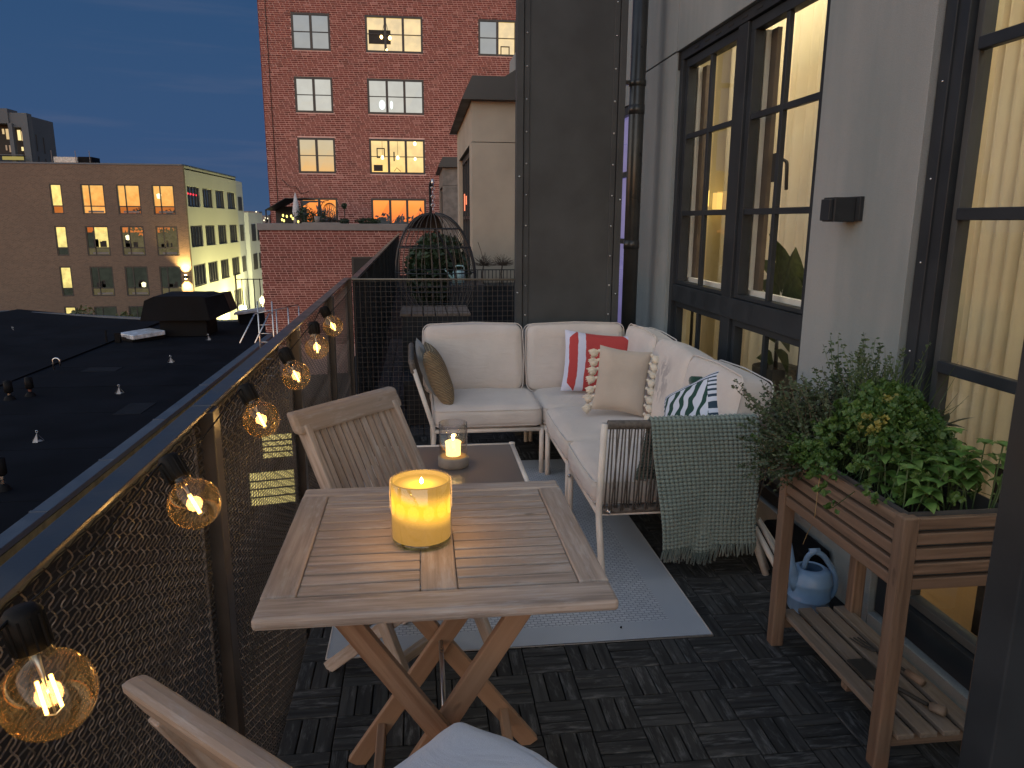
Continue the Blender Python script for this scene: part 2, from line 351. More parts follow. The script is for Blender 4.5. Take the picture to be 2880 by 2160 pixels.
for wi, (xa, xb, zb, zt, nv) in enumerate(TW):
    row = wi//3; colm = wi % 3
    if row == 3 and colm == 2: continue
    f = MB(); t = .075
    yb0, yb1 = TY-.012, TY+.09
    f.box(xa, xb, yb0, yb1, zt-t, zt); f.box(xa, xb, yb0, yb1, zb, zb+t)
    f.box(xa, xa+t, yb0, yb1, zb+t, zt-t); f.box(xb-t, xb, yb0, yb1, zb+t, zt-t)
    pw = (xb-xa-2*t)/nv
    for k in range(1, nv): f.box(xa+t+pw*k-.045, xa+t+pw*k+.045, yb0+.004, yb1-.004, zb+t, zt-t)
    zm = zb+t+(zt-zb-2*t)*.50
    if row < 3:
        for k in range(nv): f.box(xa+t+pw*k+(.045 if k else 0), xa+t+pw*(k+1)-(.045 if k < nv-1 else 0), yb0+.02, yb1-.02, zm-.014, zm+.014)
    win = f.build('window', M['towerframe'], tower)
    lit = (row, colm) in ((0, 1), (0, 2), (2, 1))
    for k in range(nv):
        p = MB(); x0_, x1_ = xa+t+pw*k+(.045 if k else 0), xa+t+pw*(k+1)-(.045 if k < nv-1 else 0)
        p.add([(x0_, TY+.045, zb+t), (x1_, TY+.045+random.uniform(-.006, .006), zb+t), (x1_, TY+.045+random.uniform(-.006, .006), zt-t), (x0_, TY+.045, zt-t)], [(0, 1, 2, 3)])
        mt_ = M['pane_lit'] if lit and not (colm == 2 and k == 0) else (M['pane_top'] if row == 0 else M['pane_soft'] if row == 1 else M['pane_dark'])
        if row == 2 and colm == 0: mt_ = M['pane_dark']
        p.build('pane', mt_, win)
    if lit:                                    # lamps and furniture seen through the lit windows
        d = MB(); yy = TY+.030
        if (row, colm) == (0, 1):
            d.tube([(-1.15, yy, 8.95), (-1.28, yy, 8.35)], .008, 4); d.tube([(-1.15, yy, 8.95), (-1.0, yy, 8.36)], .008, 4)
            d.box(-1.78, -.95, yy, yy+.004, 8.05, 8.55)
        if (row, colm) == (2, 1):
            d.box(-1.62, -1.3, yy, yy+.004, 3.86, 3.90); d.box(-1.62, -1.3, yy, yy+.004, 4.20, 4.24); d.box(-1.62, -1.58, yy, yy+.004, 3.90, 4.20); d.box(-1.34, -1.3, yy, yy+.004, 3.9, 4.2)
            d.tube([(-1.4, yy, 4.5), (-1.4, yy, 3.95)], .006, 4); d.tube([(-.8, yy, 4.5), (-.8, yy, 3.95)], .006, 4)
            d.box(-1.75, -1.4, yy, yy+.004, 3.36, 3.6); d.tube([(-.95, yy, 3.36), (-.85, yy, 3.5), (-.7, yy, 3.36)], .012, 5); d.box(-.97, -.92, yy, yy+.004, 3.75, 4.1)
        if (row, colm) == (0, 2):
            d.box(3.28, 3.32, yy, yy+.004, 7.82, 8.12); d.box(3.6, 3.64, yy, yy+.004, 7.82, 8.12); d.box(3.32, 3.6, yy, yy+.004, 8.08, 8.12)
        if d.v: d.build('furniture', M['silh'], win, kind='stuff')
        e = MB()
        for (lx, lz, lr) in {(0, 1): [(-1.30, 8.30, .055), (-.98, 8.28, .06), (-1.12, 7.84, .05)], (2, 1): [(-1.4, 3.88, .06), (-.8, 3.88, .06), (-.12, 4.42, .06), (-.12, 3.84, .05)], (0, 2): []}[(row, colm)]:
            e.lathe([(lr*math.sin(a), -lr*1.3*math.cos(a)) for a in [math.pi*i/8 for i in range(9)]], (lx, TY-.0+.03, lz), 10)
        if e.v: e.build('lamp_glow', M['glow'], win)
    if (row, colm) == (1, 1):
        e = MB()
        for (lx, lr) in ((-1.35, .13), (-.99, .07)): e.lathe([(lr*math.sin(a), -.19*math.cos(a)) for a in [math.pi*i/8 for i in range(9)]], (lx, TY+.055, 5.85), 12, Matrix.Diagonal((1, .25, 1, 1)))
        e.build('lamp_glow', M['glowwhite'], win)
# small climbing wire / cable on the tower corner and dots of rosettes
m = MB(); m.tube([(-5.55, TY-.03, 13), (-5.50, TY-.03, 1.4)], .012, 5); m.tube([(-5.3, TY-.03, 3.0), (-5.0, TY-.05, 2.7), (-4.8, TY-.04, 2.75), (-4.6, TY-.05, 2.45), (-4.3, TY-.03, 2.55)], .012, 5)
m.build('cable', M['silh'], tower)
LY = 25.3
block = thing('terrace_block', 'lower red brick block with a grey coping and roof terrace below the tower', 'building', (-5.14, LY, -12))
m = MB(); m.box(-5.13, 9, LY, LY+5.7, -12, 1.12); m.build('wall', M['mortar'], block)
hl = [(-2.18, -1.2, -.5, .22)]
bl = bricks(-5.14, 1.5, -2.7, 1.12, LY, hl); bl.sort(key=lambda b: (b[0]+b[1])/2+3*max(0, .2-b[2]) if b[0] > -5.2 else 9)
vis = [b for b in bl if b[0] < -5.14+ (b[2]+2.0)*1.25+.45]; rest = [b for b in bl if b not in set(vis)]
vis, more = vis[:300], vis[300:]
shared = {}
for (a, b, c_, d) in vis:
    key = (round(b-a, 3), round(random.random()*5))
    if key not in shared:
        q = MB(); q.box(0, b-a, -.009, .02, 0, .063); o = q.build('brick', M['brick'], None); shared[key] = o.data
    else: o = link(bpy.data.objects.new('brick', shared[key]))
    o.parent = block; o.location = Vector((a, LY, c_))-Vector((-5.14, LY, -12)); WM[o.name] = WM[block.name]
mb = MB()
for (a, b, c_, d) in more+rest: mb.box(a, b, LY-.009, LY+.02, c_, d)
mb.build('brickwork', M['brick'], block, kind='stuff')
M['coping'] = flat('grey_coping', (.17, .155, .15), .7, 0, .12, 4, .1)
m = MB(); m.box(-5.19, 9, LY-.06, LY+.25, 1.13, 1.345); m.box(-5.19, -4.94, LY+.25, LY+5.7, 1.13, 1.345); m.build('coping', M['coping'], block, .01)
m = MB(); m.box(-4.94, 9, LY+.25, LY+5.6, 1.0, 1.15); m.build('terrace_deck', M['asphalt'], block)
m = MB(); m.box(-2.25, -1.1, LY-.02, LY+.0, -.55, -.49); m.box(-2.25, -2.18, LY-.02, 25.301, -.49, .22); m.box(-2.25, -1.1, LY-.02, 25.301, .22, .28); m.build('vent_frame', M['towerframe'], block); m = MB(); m.box(-2.18, -1.2, LY-.006, LY-.002, -.49, .22); m.build('vent_window', M['silh'], block)
# things on that terrace
def blobleaf(mb, c, rx, ry, rz, n, s, rnd):
    for _ in range(n):
        a = rnd.random()*6.283; b = math.acos(rnd.uniform(-1, 1)); r = rnd.uniform(.55, 1.08)
        p = Vector((c[0]+rx*r*math.sin(b)*math.cos(a), c[1]+ry*r*math.sin(b)*math.sin(a), c[2]+rz*r*math.cos(b)))
        d1 = Vector((rnd.gauss(0, 1), rnd.gauss(0, 1), rnd.gauss(0, 1))).normalized(); d2 = d1.orthogonal().normalized(); q = s*rnd.uniform(.6, 1.4)
        mb.add([p-d1*q, p+d2*q*.5, p+d1*q, p-d2*q*.5], [(0, 1, 2, 3)], [(p.x, p.y, p.z)]*4)
def leafmat(name, a, b, c_=None):
    g = G(name); n1 = g.noise(g.tc((3, 3, 3)), 1, 3); n2 = g.noise(g.tc((30, 30, 30)), 1, 1)
    c = g.mix(g.mr(n1, .3, .7), a, b); c = g.mix(g.mr(n2, .4, .6, 0, .5), c, c_ or tuple(x*.5 for x in a))
    d = g.pbr(c, .5, 0); t = g.n('ShaderNodeBsdfTranslucent', {0: c}).outputs[0]
    return g.out(g.n('ShaderNodeMixShader', {0: .2, 1: d, 2: t}).outputs[0])
M['darkleaf'] = leafmat('dark_leaf', (.018, .035, .014), (.04, .065, .025))
rn = random.Random(11)
M['tarp'] = flat('dark_tarp', (.03, .03, .033), .8); M['parasol'] = flat('parasol_cloth', (.42, .42, .45), .9, 0, .2, 20)
m = MB(); yt = 29.0
m.add([(-5.45, yt-1.0, 1.80), (-4.72, yt-1, 2.22), (-4.0, yt-1, 2.22), (-5.45, yt+1.4, 1.80), (-4.72, yt+1.4, 2.22), (-4, yt+1.4, 2.22)], [(0, 1, 4, 3), (1, 2, 5, 4)])
for x in (-5.42, -4.05): m.tube([(x, yt-.95, 1.15), (x, yt-.95, 1.8)], .03, 5)
m.box(-5.40, -4.6, yt+.8, yt+.9, 1.15, 1.95)
tag(m.build('shade_tent', M['tarp'], None, solid=.02), 'dark sloping shade tent on the terrace in front of the tower corner', 'tent')
m = MB(); m.lathe([(.012, 1.15), (.015, 1.5), (.11, 1.42), (.10, 1.65), (.13, 1.85), (.085, 2.15), (.03, 2.42), (.005, 2.5)], (-4.3, 27.6, -.10), 10); tag(m.build('closed_parasol', M['parasol']), 'closed pale parasol standing on the brick terrace beside the lights', 'parasol')
m = MB(); t = thing('terrace_string_lights', 'small yellow fairy lights glowing at the foot of the pale parasol', 'string lights', (-4.6, 26.0, 1.345))
for (px, pz) in ((-4.48, 1.60), (-4.36, 1.57), (-4.52, 1.46), (-4.46, 1.43), (-4.22, 1.58), (-4.17, 1.50), (-4.00, 1.40)):
    m.lathe([(.028*math.sin(a), -.045*math.cos(a)) for a in [math.pi*i/5 for i in range(6)]], (px, 26.0, pz), 6)
m.build('bulb', emis('fairy_glow', (1, .80, .18), 3.2), t, kind='stuff'); m = MB(); m.tube([(-4.6, 26.01, 1.5), (-4.4, 26.01, 1.64), (-4.2, 26.01, 1.64), (-3.95, 26.01, 1.36)], .006, 4); m.build('cable', M['silh'], t)
for i, (x, y, z, rx, rz, lab) in enumerate([(-4.0, 27.5, 1.55, .35, .42, 'tall dark bush behind the parasol on the brick terrace'), (-3.55, 27.4, 1.45, .45, .32, 'broad dark bush in front of the left orange window'), (-2.52, 26.2, 1.42, .16, .10, 'small flowering pot plant on the coping right of the hanging chair'), (-1.75, 26.6, 1.42, .42, .12, 'low dark planting below the right orange windows'), (-2.62, 27.5, 1.95, .09, .10, 'thin climbing rose by the tower wall between the orange windows')]):
    t = thing('bush', lab, 'shrub', (x, y, 1.15)); m = MB(); blobleaf(m, (x, y, z), rx, .25, rz, 700 if rx > .2 else 220, .035, rn); m.build('foliage', M['darkleaf'], t)
    m = MB(); m.tube([(x, y, 1.1), (x, y, z)], .015, 5); m.build('stem', M['silh'], t)
t = thing('terrace_hanging_chair', 'dark egg shaped hanging chair on the brick terrace against the orange window', 'chair', (-3.1, 27.2, 1.15)); m = MB()
for k in range(9):
    a = -1.25+2.5*k/8; m.tube([Vector((-3.1+.33*math.sin(b)*math.cos(a*.9+1.57), 27.2+.3*math.sin(b)*math.sin(a), 1.62-.42*math.cos(b))) for b in [math.pi*i/10 for i in range(11)]], .012, 4)
m.build('basket', M['silh'], t); m = MB(); m.tube([(-3.42, 27.3, 1.15), (-3.42, 27.3, 1.9), (-3.3, 27.3, 2.1), (-3.12, 27.2, 2.12)], .014, 5); m.build('stand', M['silh'], t)
m = MB(); blobleaf(m, (-3.1, 27.25, 1.42), .27, .15, .12, 150, .05, rn); m.build('seat_cushion', M['tarp'], t)
t = thing('terrace_bench', 'pale low bench with a grey flower pot behind the terrace coping', 'bench', (-3.3, 26.4, 1.15)); m = MB(); m.box(-3.95, -2.6, 26.4, 26.8, 1.34, 1.38); m.box(-3.9, -3.8, 26.45, 26.75, 1.15, 1.34); m.box(-2.75, -2.65, 26.45, 26.75, 1.15, 1.34); m.build('seat', M['coping'], t)
m = MB(); m.lathe([(.0, 1.38), (.08, 1.38), (.11, 1.58), (.09, 1.58), (.07, 1.45), (0, 1.45)], (-3.45, 26.55, 0), 10); tag(m.build('flower_pot', M['coping']), 'grey round flower pot on the pale terrace bench', 'pot')

# ---- dark flat roof across the alley
M['roofing'] = flat('bitumen_roofing', (.0055, .0068, .0105), .85, 0, .4, .8, .4, 60, spec=.07)
M['flash'] = flat('zinc_flashing', (.075, .095, .125), .5, .2, .15, 3, .05)
M['darkened_wall'] = flat('darkened_render', (.018, .015, .010), .9, 0, .1, 1)  # render darkened so its colour carries the alley shade
M['lit_wall_strip'] = flat('lamplit_wall_ochre', (.20, .165, .075), .9)  # ochre puts the lamplight on the wall into the colour
rb = thing('flat_roof_building', 'low building with a wide black bitumen roof across the alley', 'building', (-10, 10, -12))
m = MB(); m.box(-16.4, -4.97, -6, 28.2, -2.5, -2.2); m.build('roof', M['roofing'], rb)
m = MB(); m.box(-16.4, -4.78, -6, 28.2, -12, -2.5); m.build('wall', M['darkened_wall'], rb)
m = MB(); m.box(-4.97, -4.75, -6, 24.9, -2.25, -2.165); m.build('parapet_flashing', M['flash'], rb, .01)
m = MB(); m.box(-4.775, -4.752, 2.5, 24.8, -2.85, -2.26); m.build('lit_wall_strip', M['lit_wall_strip'], rb)  # added strip for the lamplit sliver of wall under the flashing
for y in (1.5, 3.5, 5.5, 7.5, 9.5, 11.6, 14, 17):
    m = MB(); m.box(-4.975, -4.745, y, y+.05, -2.166, -2.158); m.build('flashing_seam', M['flash'], rb)
m = MB(); m.add([(-16.4, -6, -2.2), (-9.4, -6, -2.196), (-9.4, 28.2, -2.196), (-15.85, 31.6, -2.05), (-16.4, 28, -2.05)], [(0, 1, 2, 3, 4)]); m.box(-9.43, -9.39, -6, 25.5, -2.196, -2.188); m.build('raised_roof_field', M['roofing'], rb)
# far roof edge (seen as a thin pale line) and box beyond
m = MB(); m.bar((-16.2, 31.3, -2.12), (-9.3, 28.25, -2.12), .14, .10); m.bar((-16.2, 31.3, -2.12), (-20, 27, -2.12), .14, .10); m.bar((-9.3, 28.25, -2.17), (-5.1, 28.25, -2.17), .12, .06); m.build('roof_edge', M['flash'], rb)
m = MB(); m.add([(-16.2, 31.3, -2.14), (-20, 27, -2.14), (-20, 10, -2.2), (-9.4, 10, -2.2), (-9.3, 28.25, -2.14)], [(0, 1, 2, 3, 4)]); m.build('back_roof_field', M['roofing'], rb)
for k in range(9):
    m = MB(); m.box(-9.3, -5.0, 5.2+k*2.4, 5.24+k*2.4, -2.2, -2.193); m.build('membrane_seam', M['roofing'], rb)
for (x, y, a, b) in ((-7.8, 9.0, .9, .6), (-5.9, 14.6, .5, .9), (-8.3, 19.0, .8, .5)):
    m = MB(); m.box(x, x+a, y, y+b, -2.2, -2.192); m.build('roof_patch', flat('roof_patch', (.012, .014, .019), .8, spec=.1), rb)
t = thing('roof_stair_housing', 'low dark roof box with a light metal lid beside the brick wall', 'roof box', (-6.0, 27.6, -2.2)); m = MB(); m.box(-6.45, -5.55, 27.4, 27.9, -2.195, -1.80); m.build('body', M['roofing'], t)
m = MB(); m.add([(-6.6, 27.3, -1.86), (-5.4, 27.3, -1.70), (-5.4, 27.95, -1.66), (-6.6, 27.95, -1.82), (-6.6, 27.3, -1.78), (-5.4, 27.3, -1.62), (-5.4, 27.95, -1.6), (-6.6, 27.95, -1.76)], [(0, 1, 5, 4), (4, 5, 6, 7), (1, 2, 6, 5), (0, 4, 7, 3)]); m.build('lid', flat('light_lid', (.30, .32, .36), .4), t, .01)
M['hood'] = flat('black_hood', (.0055, .006, .0075), .6, 0, .2, 2, .05, spec=.08)
t = thing('roof_exhaust_hood', 'large black hexagonal exhaust hood standing on the flat roof', 'vent hood', (-7.5, 25.2, -2.2)); y0 = 24.6
m = MB(); m.box(-8.24, -6.81, y0, y0+1.25, -2.19, -1.66); m.build('base', M['hood'], t, .01)
m = MB(); m.prism([(-8.73, -1.66), (-6.62, -1.66), (-6.74, -.93), (-6.9, -.89), (-8.25, -.89), (-8.55, -1.02)], 1, y0-.25, y0+1.5)
m.add([(-6.615, y0-.24, -1.655), (-6.10, y0+.3, -1.44), (-6.10, y0+1.2, -1.44), (-6.615, y0+1.49, -1.655), (-6.735, y0-.24, -.94), (-6.28, y0+.3, -.86), (-6.28, y0+1.2, -.86), (-6.735, y0+1.49, -.94)], [(0, 1, 5, 4), (1, 2, 6, 5), (2, 3, 7, 6), (4, 5, 6, 7), (0, 3, 2, 1)])
m.build('hood', M['hood'], t, .01)
t = thing('roof_duct', 'short bright galvanised duct lying on the roof left of the hood', 'duct', (-8.8, 24.3, -2.2)); m = MB(); m.bar((-8.98, 23.75, -2.04), (-8.28, 24.5, -2.0), .9, .14); m.build('duct_body', flat('galvanised', (.50, .55, .62), .35, .3), t, .02); m = MB()
m.bar((-8.98, 23.75, -2.13), (-8.28, 24.6, -2.13), .7, .13); m.box(-9.2, -9.05, 23.5, 23.62, -2.19, -1.9); m.box(-9.42, -9.38, 23.4, 23.44, -2.19, -1.80); m.build('support', M['hood'], t)
tri = None
for i, (x, y) in enumerate([(-6.45, 12.9), (-6.48, 16.5), (-6.54, 20.1), (-6.6, 23.9), (-13.3, 26.0)]):
    lab = ['small grey lightning rod foot on the roof, nearest to the railing', 'small grey lightning rod foot, second from the camera on the black roof', 'small grey lightning rod foot, third in the row on the black roof', 'small grey lightning rod foot below the right end of the exhaust hood', 'small grey lightning rod foot alone on the far left roof field'][i]
    t = thing('lightning_rod_foot', lab, 'roof fitting', (x, y, -2.2), .2*i, 'small grey feet on the flat roof')
    if tri is None:
        m = MB()
        for k in range(3):
            a = k*2.094+.5; m.add([(0, 0, .14), (.1*math.cos(a-.45), .1*math.sin(a-.45), .0), (.1*math.cos(a+.45), .1*math.sin(a+.45), .0)], [(0, 1, 2)])
        m.add([(0.09*math.cos(a), .09*math.sin(a), .004) for a in (0, 1.57, 3.14, 4.7)], [(0, 1, 2, 3)])
        o1 = m.build('foot', flat('grey_plastic', (.25, .25, .26), .6), t, local=True); m = MB(); m.tube(arc((0, 0, .165), .02, 0, 6.283, 10), .006, 4); o2 = m.build('rod_clip', M['steel'], t, local=True); tri = (o1, o2)
    else:
        for s_ in tri: c_ = link(s_.copy()); c_.parent = t
for i, (x, y, zt, r) in enumerate([(-5.76, 10.48, -1.72, .07), (-8.48, 16.1, -1.79, .085), (-8.22, 16.4, -1.78, .08)]):
    t = thing('roof_vent_pipe', ['dark capped vent pipe at the left picture edge on the near roof', 'left one of two dark capped vent pipes on the roof', 'right one of two dark capped vent pipes, with a reddish neck'][i], 'vent pipe', (x, y, -2.2), 0, 'capped vent pipes on the flat roof')
    m = MB(); m.lathe([(.0, .17), (r*.55, .17), (r, .2), (r*.9, .42), (0, .44)], (x, y, zt+2.2-.44-2.2), 14); m.build('cap', M['hood'], t)
    m = MB(); m.lathe([(r*.4, 0), (r*.4, .18)], (x, y, zt-.44), 10); m.build('pipe', flat('pipe_red', (.12, .04, .03), .5) if i == 2 else M['steel'], t)
    m = MB(); m.lathe([(r*1.3, -.0), (r*1.0, .06), (r*.4, .1), (0, .1)], (x, y, -2.2), 12); m.build('collar', M['hood'], t)
m = MB(); m.tube([(-9.1, 19.4, -2.2)]+[Vector((-9.02, 19.4, -2.0))+Vector((.08*math.cos(a), 0, .08*math.sin(a))) for a in [math.pi-math.pi*i/8 for i in range(9)]]+[(-8.94, 19.4, -2.12)], .022, 6); tag(m.build('gooseneck_pipe', M['steel']), 'thin bent silver pipe loop sticking up from the black roof', 'pipe')
t = thing('roof_ladder', 'steel roof access ladder with handrails at the alley edge', 'ladder', (-4.7, 22, -2.2)); m = MB()
for (x, y) in ((-4.95, 20.9), (-4.55, 20.9)):
    m.tube([(x, y, -1.85), (x+.25, y+.9, -1.15), (x+.3, y+1.1, -1.15)], .022, 5)
    m.tube([(x+.3, y+1.1, -3.2), (x+.3, y+1.1, -.82)], .022, 5)
for (x, y) in ((-4.2, 22.3), (-3.95, 22.8), (-3.7, 23.2)): m.tube([(x, y, -3), (x, y, -1.1)], .020, 5)
m.tube([(-4.65, 22, -1.15), (-4.2, 22.3, -1.1), (-3.7, 23.2, -1.05)], .02, 5); m.build('handrail', M['steel'], t); m = MB()
for k in range(7): m.tube([(-4.65, 22, -3+.25*k), (-4.25, 22, -3+.25*k)], .015, 5)
m.build('rung', M['steel'], t, kind='stuff')
# annex with lit windows down in the alley, seen through the mesh
t = thing('alley_annex', 'low annex down in the alley with two lit windows behind the mesh', 'building', (-3.2, 19, -12), R(11))
m = MB(); m.box(-2.4, 2.6, .02, 3, 0, 9.0); m.build('wall', M['darkened_wall'], t, local=True)
for (a, b, c_, d) in ((-1.28, .02, 6.25, 7.12), (-.9, .1, 7.5, 8.1)):
    m = MB(); m.box(a, b, -.012, .01, c_, d); m.build('window', emis('annex_window_glow', (1, .82, .30), .85), t, local=True)
    m = MB()
    for k in range(1, 4): m.box(a, b, -.03, -.014, c_+(d-c_)*k/4-.02, c_+(d-c_)*k/4+.02)
    m.build('window_bar', M['silh'], t, local=True)
def plight(name, loc, col, e, r=.1, parent=None):
    l = bpy.data.lights.new(name, 'POINT'); l.color = col; l.energy = e; l.shadow_soft_size = r; o = link(bpy.data.objects.new(name, l)); o.location = loc
    if parent is not None: o.parent = parent; o.location = Vector(loc)-WM[parent.name].translation
    return o
def streetlamp(x, y, z, h, lab, e=400, arm=0):
    t = thing('street_lamp', lab, 'street lamp', (x, y, z), 0, 'street lamps down in the street'); m = MB(); m.tube([(x, y, z), (x, y, z+h)], .05, 6); m.build('pole', M['silh'], t)
    m = MB(); m.lathe([(.0, 0), (.16, .05), (.2, .5), (.1, .75), (0, .8)], (x, y, z+h), 10); m.build('lantern', emis('street_lantern', (1, .92, .45), 12), t); plight('street_light', (x+.45, y-.45, z+h+.4), (1, .86, .36), e, .3, t)
streetlamp(-3.7, 20.0, -12, 3.0, 'street lamp deep in the alley under the railing, hidden by the parapet', 45)

# ---- brown office building, 60 m away, with the pale side facing the street
g = G('brown_brick'); v = g.tc((1, 1, 1), 'Object'); bt = g.n('ShaderNodeTexBrick', {'Vector': g.n('ShaderNodeMapping', {'Vector': v, 'Rotation': (R(90), 0, 0)}).outputs[0], 'Color1': (.15, .10, .07), 'Color2': (.105, .072, .05), 'Mortar': (.19, .155, .125), 'Scale': 4.0, 'Mortar Size': .03, 'Brick Width': .9, 'Row Height': .34}).outputs[0]
nz = g.noise(v, .25, 4); c = g.mix(g.mr(nz, .3, .7, 0, .35), bt, (.10, .07, .055)); M['brown'] = g.out(g.pbr(c, .85))
M['palewall'] = flat('pale_green_render', (.40, .42, .34), .9, 0, .06, .2)
M['paledim'] = flat('pale_grey_render', (.34, .38, .42), .9, 0, .06, .2)
OY = 60.0; OX = -17.39
ob = thing('brown_office_building', 'brown brick office building with lit windows and a pale rendered street side', 'building', (-24, 60, -12))
PZ = [(3.95, 1.79), (.93, -1.25), (-2.05, -4.27), (-5.05, -7.25)]; PX = [(-26.86, -26.02), (-24.72, -23.08), (-22.23, -20.57), (-19.73, -18.15)]
oh = [(a, b, zb, zt) for (zt, zb) in PZ for (a, b) in PX]
m = MB(); xs = sorted({-45., OX} | {h[0] for h in oh} | {h[1] for h in oh}); zs = sorted({-12., 5.35} | {h[2] for h in oh} | {h[3] for h in oh})
for i in range(len(xs)-1):
    for j in range(len(zs)-1):
        cx, cz_ = (xs[i]+xs[i+1])/2, (zs[j]+zs[j+1])/2
        if not any(h[0] < cx < h[1] and h[2] < cz_ < h[3] for h in oh): m.box(xs[i], xs[i+1], OY, OY+.35, zs[j], zs[j+1])
m.build('wall', M['brown'], ob)
m = MB(); m.box(-45, OX, OY-.05, OY+.3, 5.36, 5.46); m.box(OX-.25, OX+.06, OY+.3, 76.4, 5.36, 5.46); m.build('roof_edge', M['flash'], ob)
m = MB(); m.box(-45, OX, OY+.36, 76.4, 5.1, 5.2); m.build('roof', M['roofing'], ob)
SW = []
for (zt, zb) in ((3.93, 2.40), (.98, -.67), (-2.02, -3.72), (-5.0, -6.7)):
    for (a, b) in ((60.65, 63.9), (64.75, 67.75), (68.7, 71.7), (72.75, 75.8)): SW.append((a, b, zb, zt))
ys = sorted({OY+.35, 76.4} | {h[0] for h in SW} | {h[1] for h in SW}); zs = sorted({-12., 5.35} | {h[2] for h in SW} | {h[3] for h in SW}); m = MB()
for i in range(len(ys)-1):
    for j in range(len(zs)-1):
        cy, cz_ = (ys[i]+ys[i+1])/2, (zs[j]+zs[j+1])/2
        if not any(h[0] < cy < h[1] and h[2] < cz_ < h[3] for h in SW): m.box(OX-.3, OX, ys[i], ys[i+1], zs[j], zs[j+1])
m.build('side_wall', M['palewall'], ob)
ylit = [litglass('office_lit', (1, .80, .26), 1.1, .03), litglass('office_lit_dim', (.75, .62, .30), .16, .08), litglass('office_dark', (.06, .07, .05), .5, .07), litglass('office_sunset_glow', (1, .68, .22), .55, .09), litglass('office_side', (.05, .06, .06), .5, .07)]  # orange top row panes emit light in place of a reflected sunset
kindm = {(0, 0): 0, (1, 0): 0, (2, 0): 0, (3, 0): 0, (0, 1): 3, (0, 2): 3, (0, 3): 3, (1, 1): 1, (1, 2): 1, (1, 3): 1, (2, 1): 2, (2, 2): 2, (2, 3): 2, (3, 1): 2, (3, 2): 2, (3, 3): 2}
for r_, (zt, zb) in enumerate(PZ):
    for c0, (a, b) in enumerate(PX):
        f = MB(); t = .09; yy0, yy1 = OY+.02, OY+.14
        f.box(a, b, yy0, yy1, zt-t, zt); f.box(a, b, yy0, yy1, zb, zb+t); f.box(a, a+t, yy0, yy1, zb+t, zt-t); f.box(b-t, b, yy0, yy1, zb+t, zt-t)
        zs_ = zb+(zt-zb)*.27; f.box(a+t, b-t, yy0+.01, yy1, zs_-.04, zs_+.04)
        if c0: xm = a+(b-a)*.36; f.box(xm-.035, xm+.035, yy0+.01, yy1-.01, zb+t, zt-t)
        wo = f.build('window', M['towerframe'], ob)
        def pn(x0, x1, z0, z1, mt_): q = MB(); q.add([(x0, OY+.1, z0), (x1, OY+.1+random.uniform(-.004, .004), z0), (x1, OY+.1, z1), (x0, OY+.1, z1)], [(0, 1, 2, 3)]); q.build('pane', mt_, wo)
        k = kindm[(r_, c0)]; mt_ = ylit[k]
        if c0 == 0: pn(a+t, b-t, zs_+.04, zt-t, ylit[0]); pn(a+t, b-t, zb+t, zs_-.04, ylit[2])
        else:
            pn(a+t, xm-.035, zs_+.04, zt-t, mt_ if not (r_ == 1 and c0 == 1) else ylit[2]); pn(xm+.035, b-t, zs_+.04, zt-t, ylit[0] if (r_ == 1 and c0 == 1) else mt_)
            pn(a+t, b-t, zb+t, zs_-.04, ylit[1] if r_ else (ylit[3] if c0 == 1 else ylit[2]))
        if c0:
            q = MB(); q.box(a+.35, b-.2, OY+.085, OY+.095, zb+.12, zb+.26); q.build('radiator', M['coping'], wo)
        if (r_, c0) in ((2, 2), (0, 3), (1, 2)):
            q = MB(); q.lathe([(0, -.2), (.14, -.16), (.17, .12), (0, .2)], (a+(1.25 if r_ == 2 else .45), OY+.08, zb+(.85 if r_ == 2 else 1.35)), 10, Matrix.Diagonal((1, .3, 1, 1))); q.build('lamp_glow', emis('office_lamp', (1, .9, .5), 2.0), wo)
        if r_ > 0 and c0:
            q = MB()
            for _ in range(4): x_ = random.uniform(a+.15, b-.5); h_ = random.uniform(.2, .6); q.box(x_, x_+random.uniform(.1, .4), OY+.087, OY+.09, zs_+.05, zs_+.05+h_)
            q.build('furniture', M['silh'], wo, kind='stuff')
for (a, b, zb, zt) in SW:
    f = MB(); t = .1; x0, x1 = OX-.2, OX-.08
    f.box(x0, x1, a, b, zt-t, zt); f.box(x0, x1, a, b, zb, zb+t); f.box(x0, x1, a, a+t, zb+t, zt-t); f.box(x0, x1, b-t, b, zb+t, zt-t)
    for k in (1, 2, 3): yk = a+(b-a)*k/4; f.box(x0, x1-.01, yk-.05, yk+.05, zb+t, zt-t)
    wo = f.build('window', M['towerframe'], ob); q = MB(); q.add([(OX-.15, a+t, zb+t), (OX-.15, b-t, zb+t), (OX-.15, b-t, zt-t), (OX-.15, a+t, zt-t)], [(0, 1, 2, 3)]); q.build('pane', ylit[4], wo)
    if zt > 3 and a < 64:
        q = MB()
        for k in range(4): q.lathe([(.08*math.sin(x), -.08*math.cos(x)) for x in [math.pi*i/5 for i in range(6)]], (OX-.12, a+.5+.7*k, zt-.55-.02*k), 6)
        q.build('red_light', emis('red_light', (1, .05, .08), 1.6), wo)
m = MB(); m.box(OX-6, OX-1, 76.4, 79.0, -12, 5.05); m.build('stepped_wall', M['palewall'], ob)
m = MB(); m.box(OX-6, OX+.35, 79.2, 86, -12, 2.15); m.box(OX-6, OX-.05, 76.4, 79.2, -12, 5.08); m.build('rear_wing', M['paledim'], ob)
for (zt, zb) in ((3.6, 2.3), (.95, -.6), (-2.1, -3.6)):
    m = MB(); m.box(OX-.06, OX-.03, 77.0, 78.6, zb, zt); m.build('window', M['towerframe'], ob)
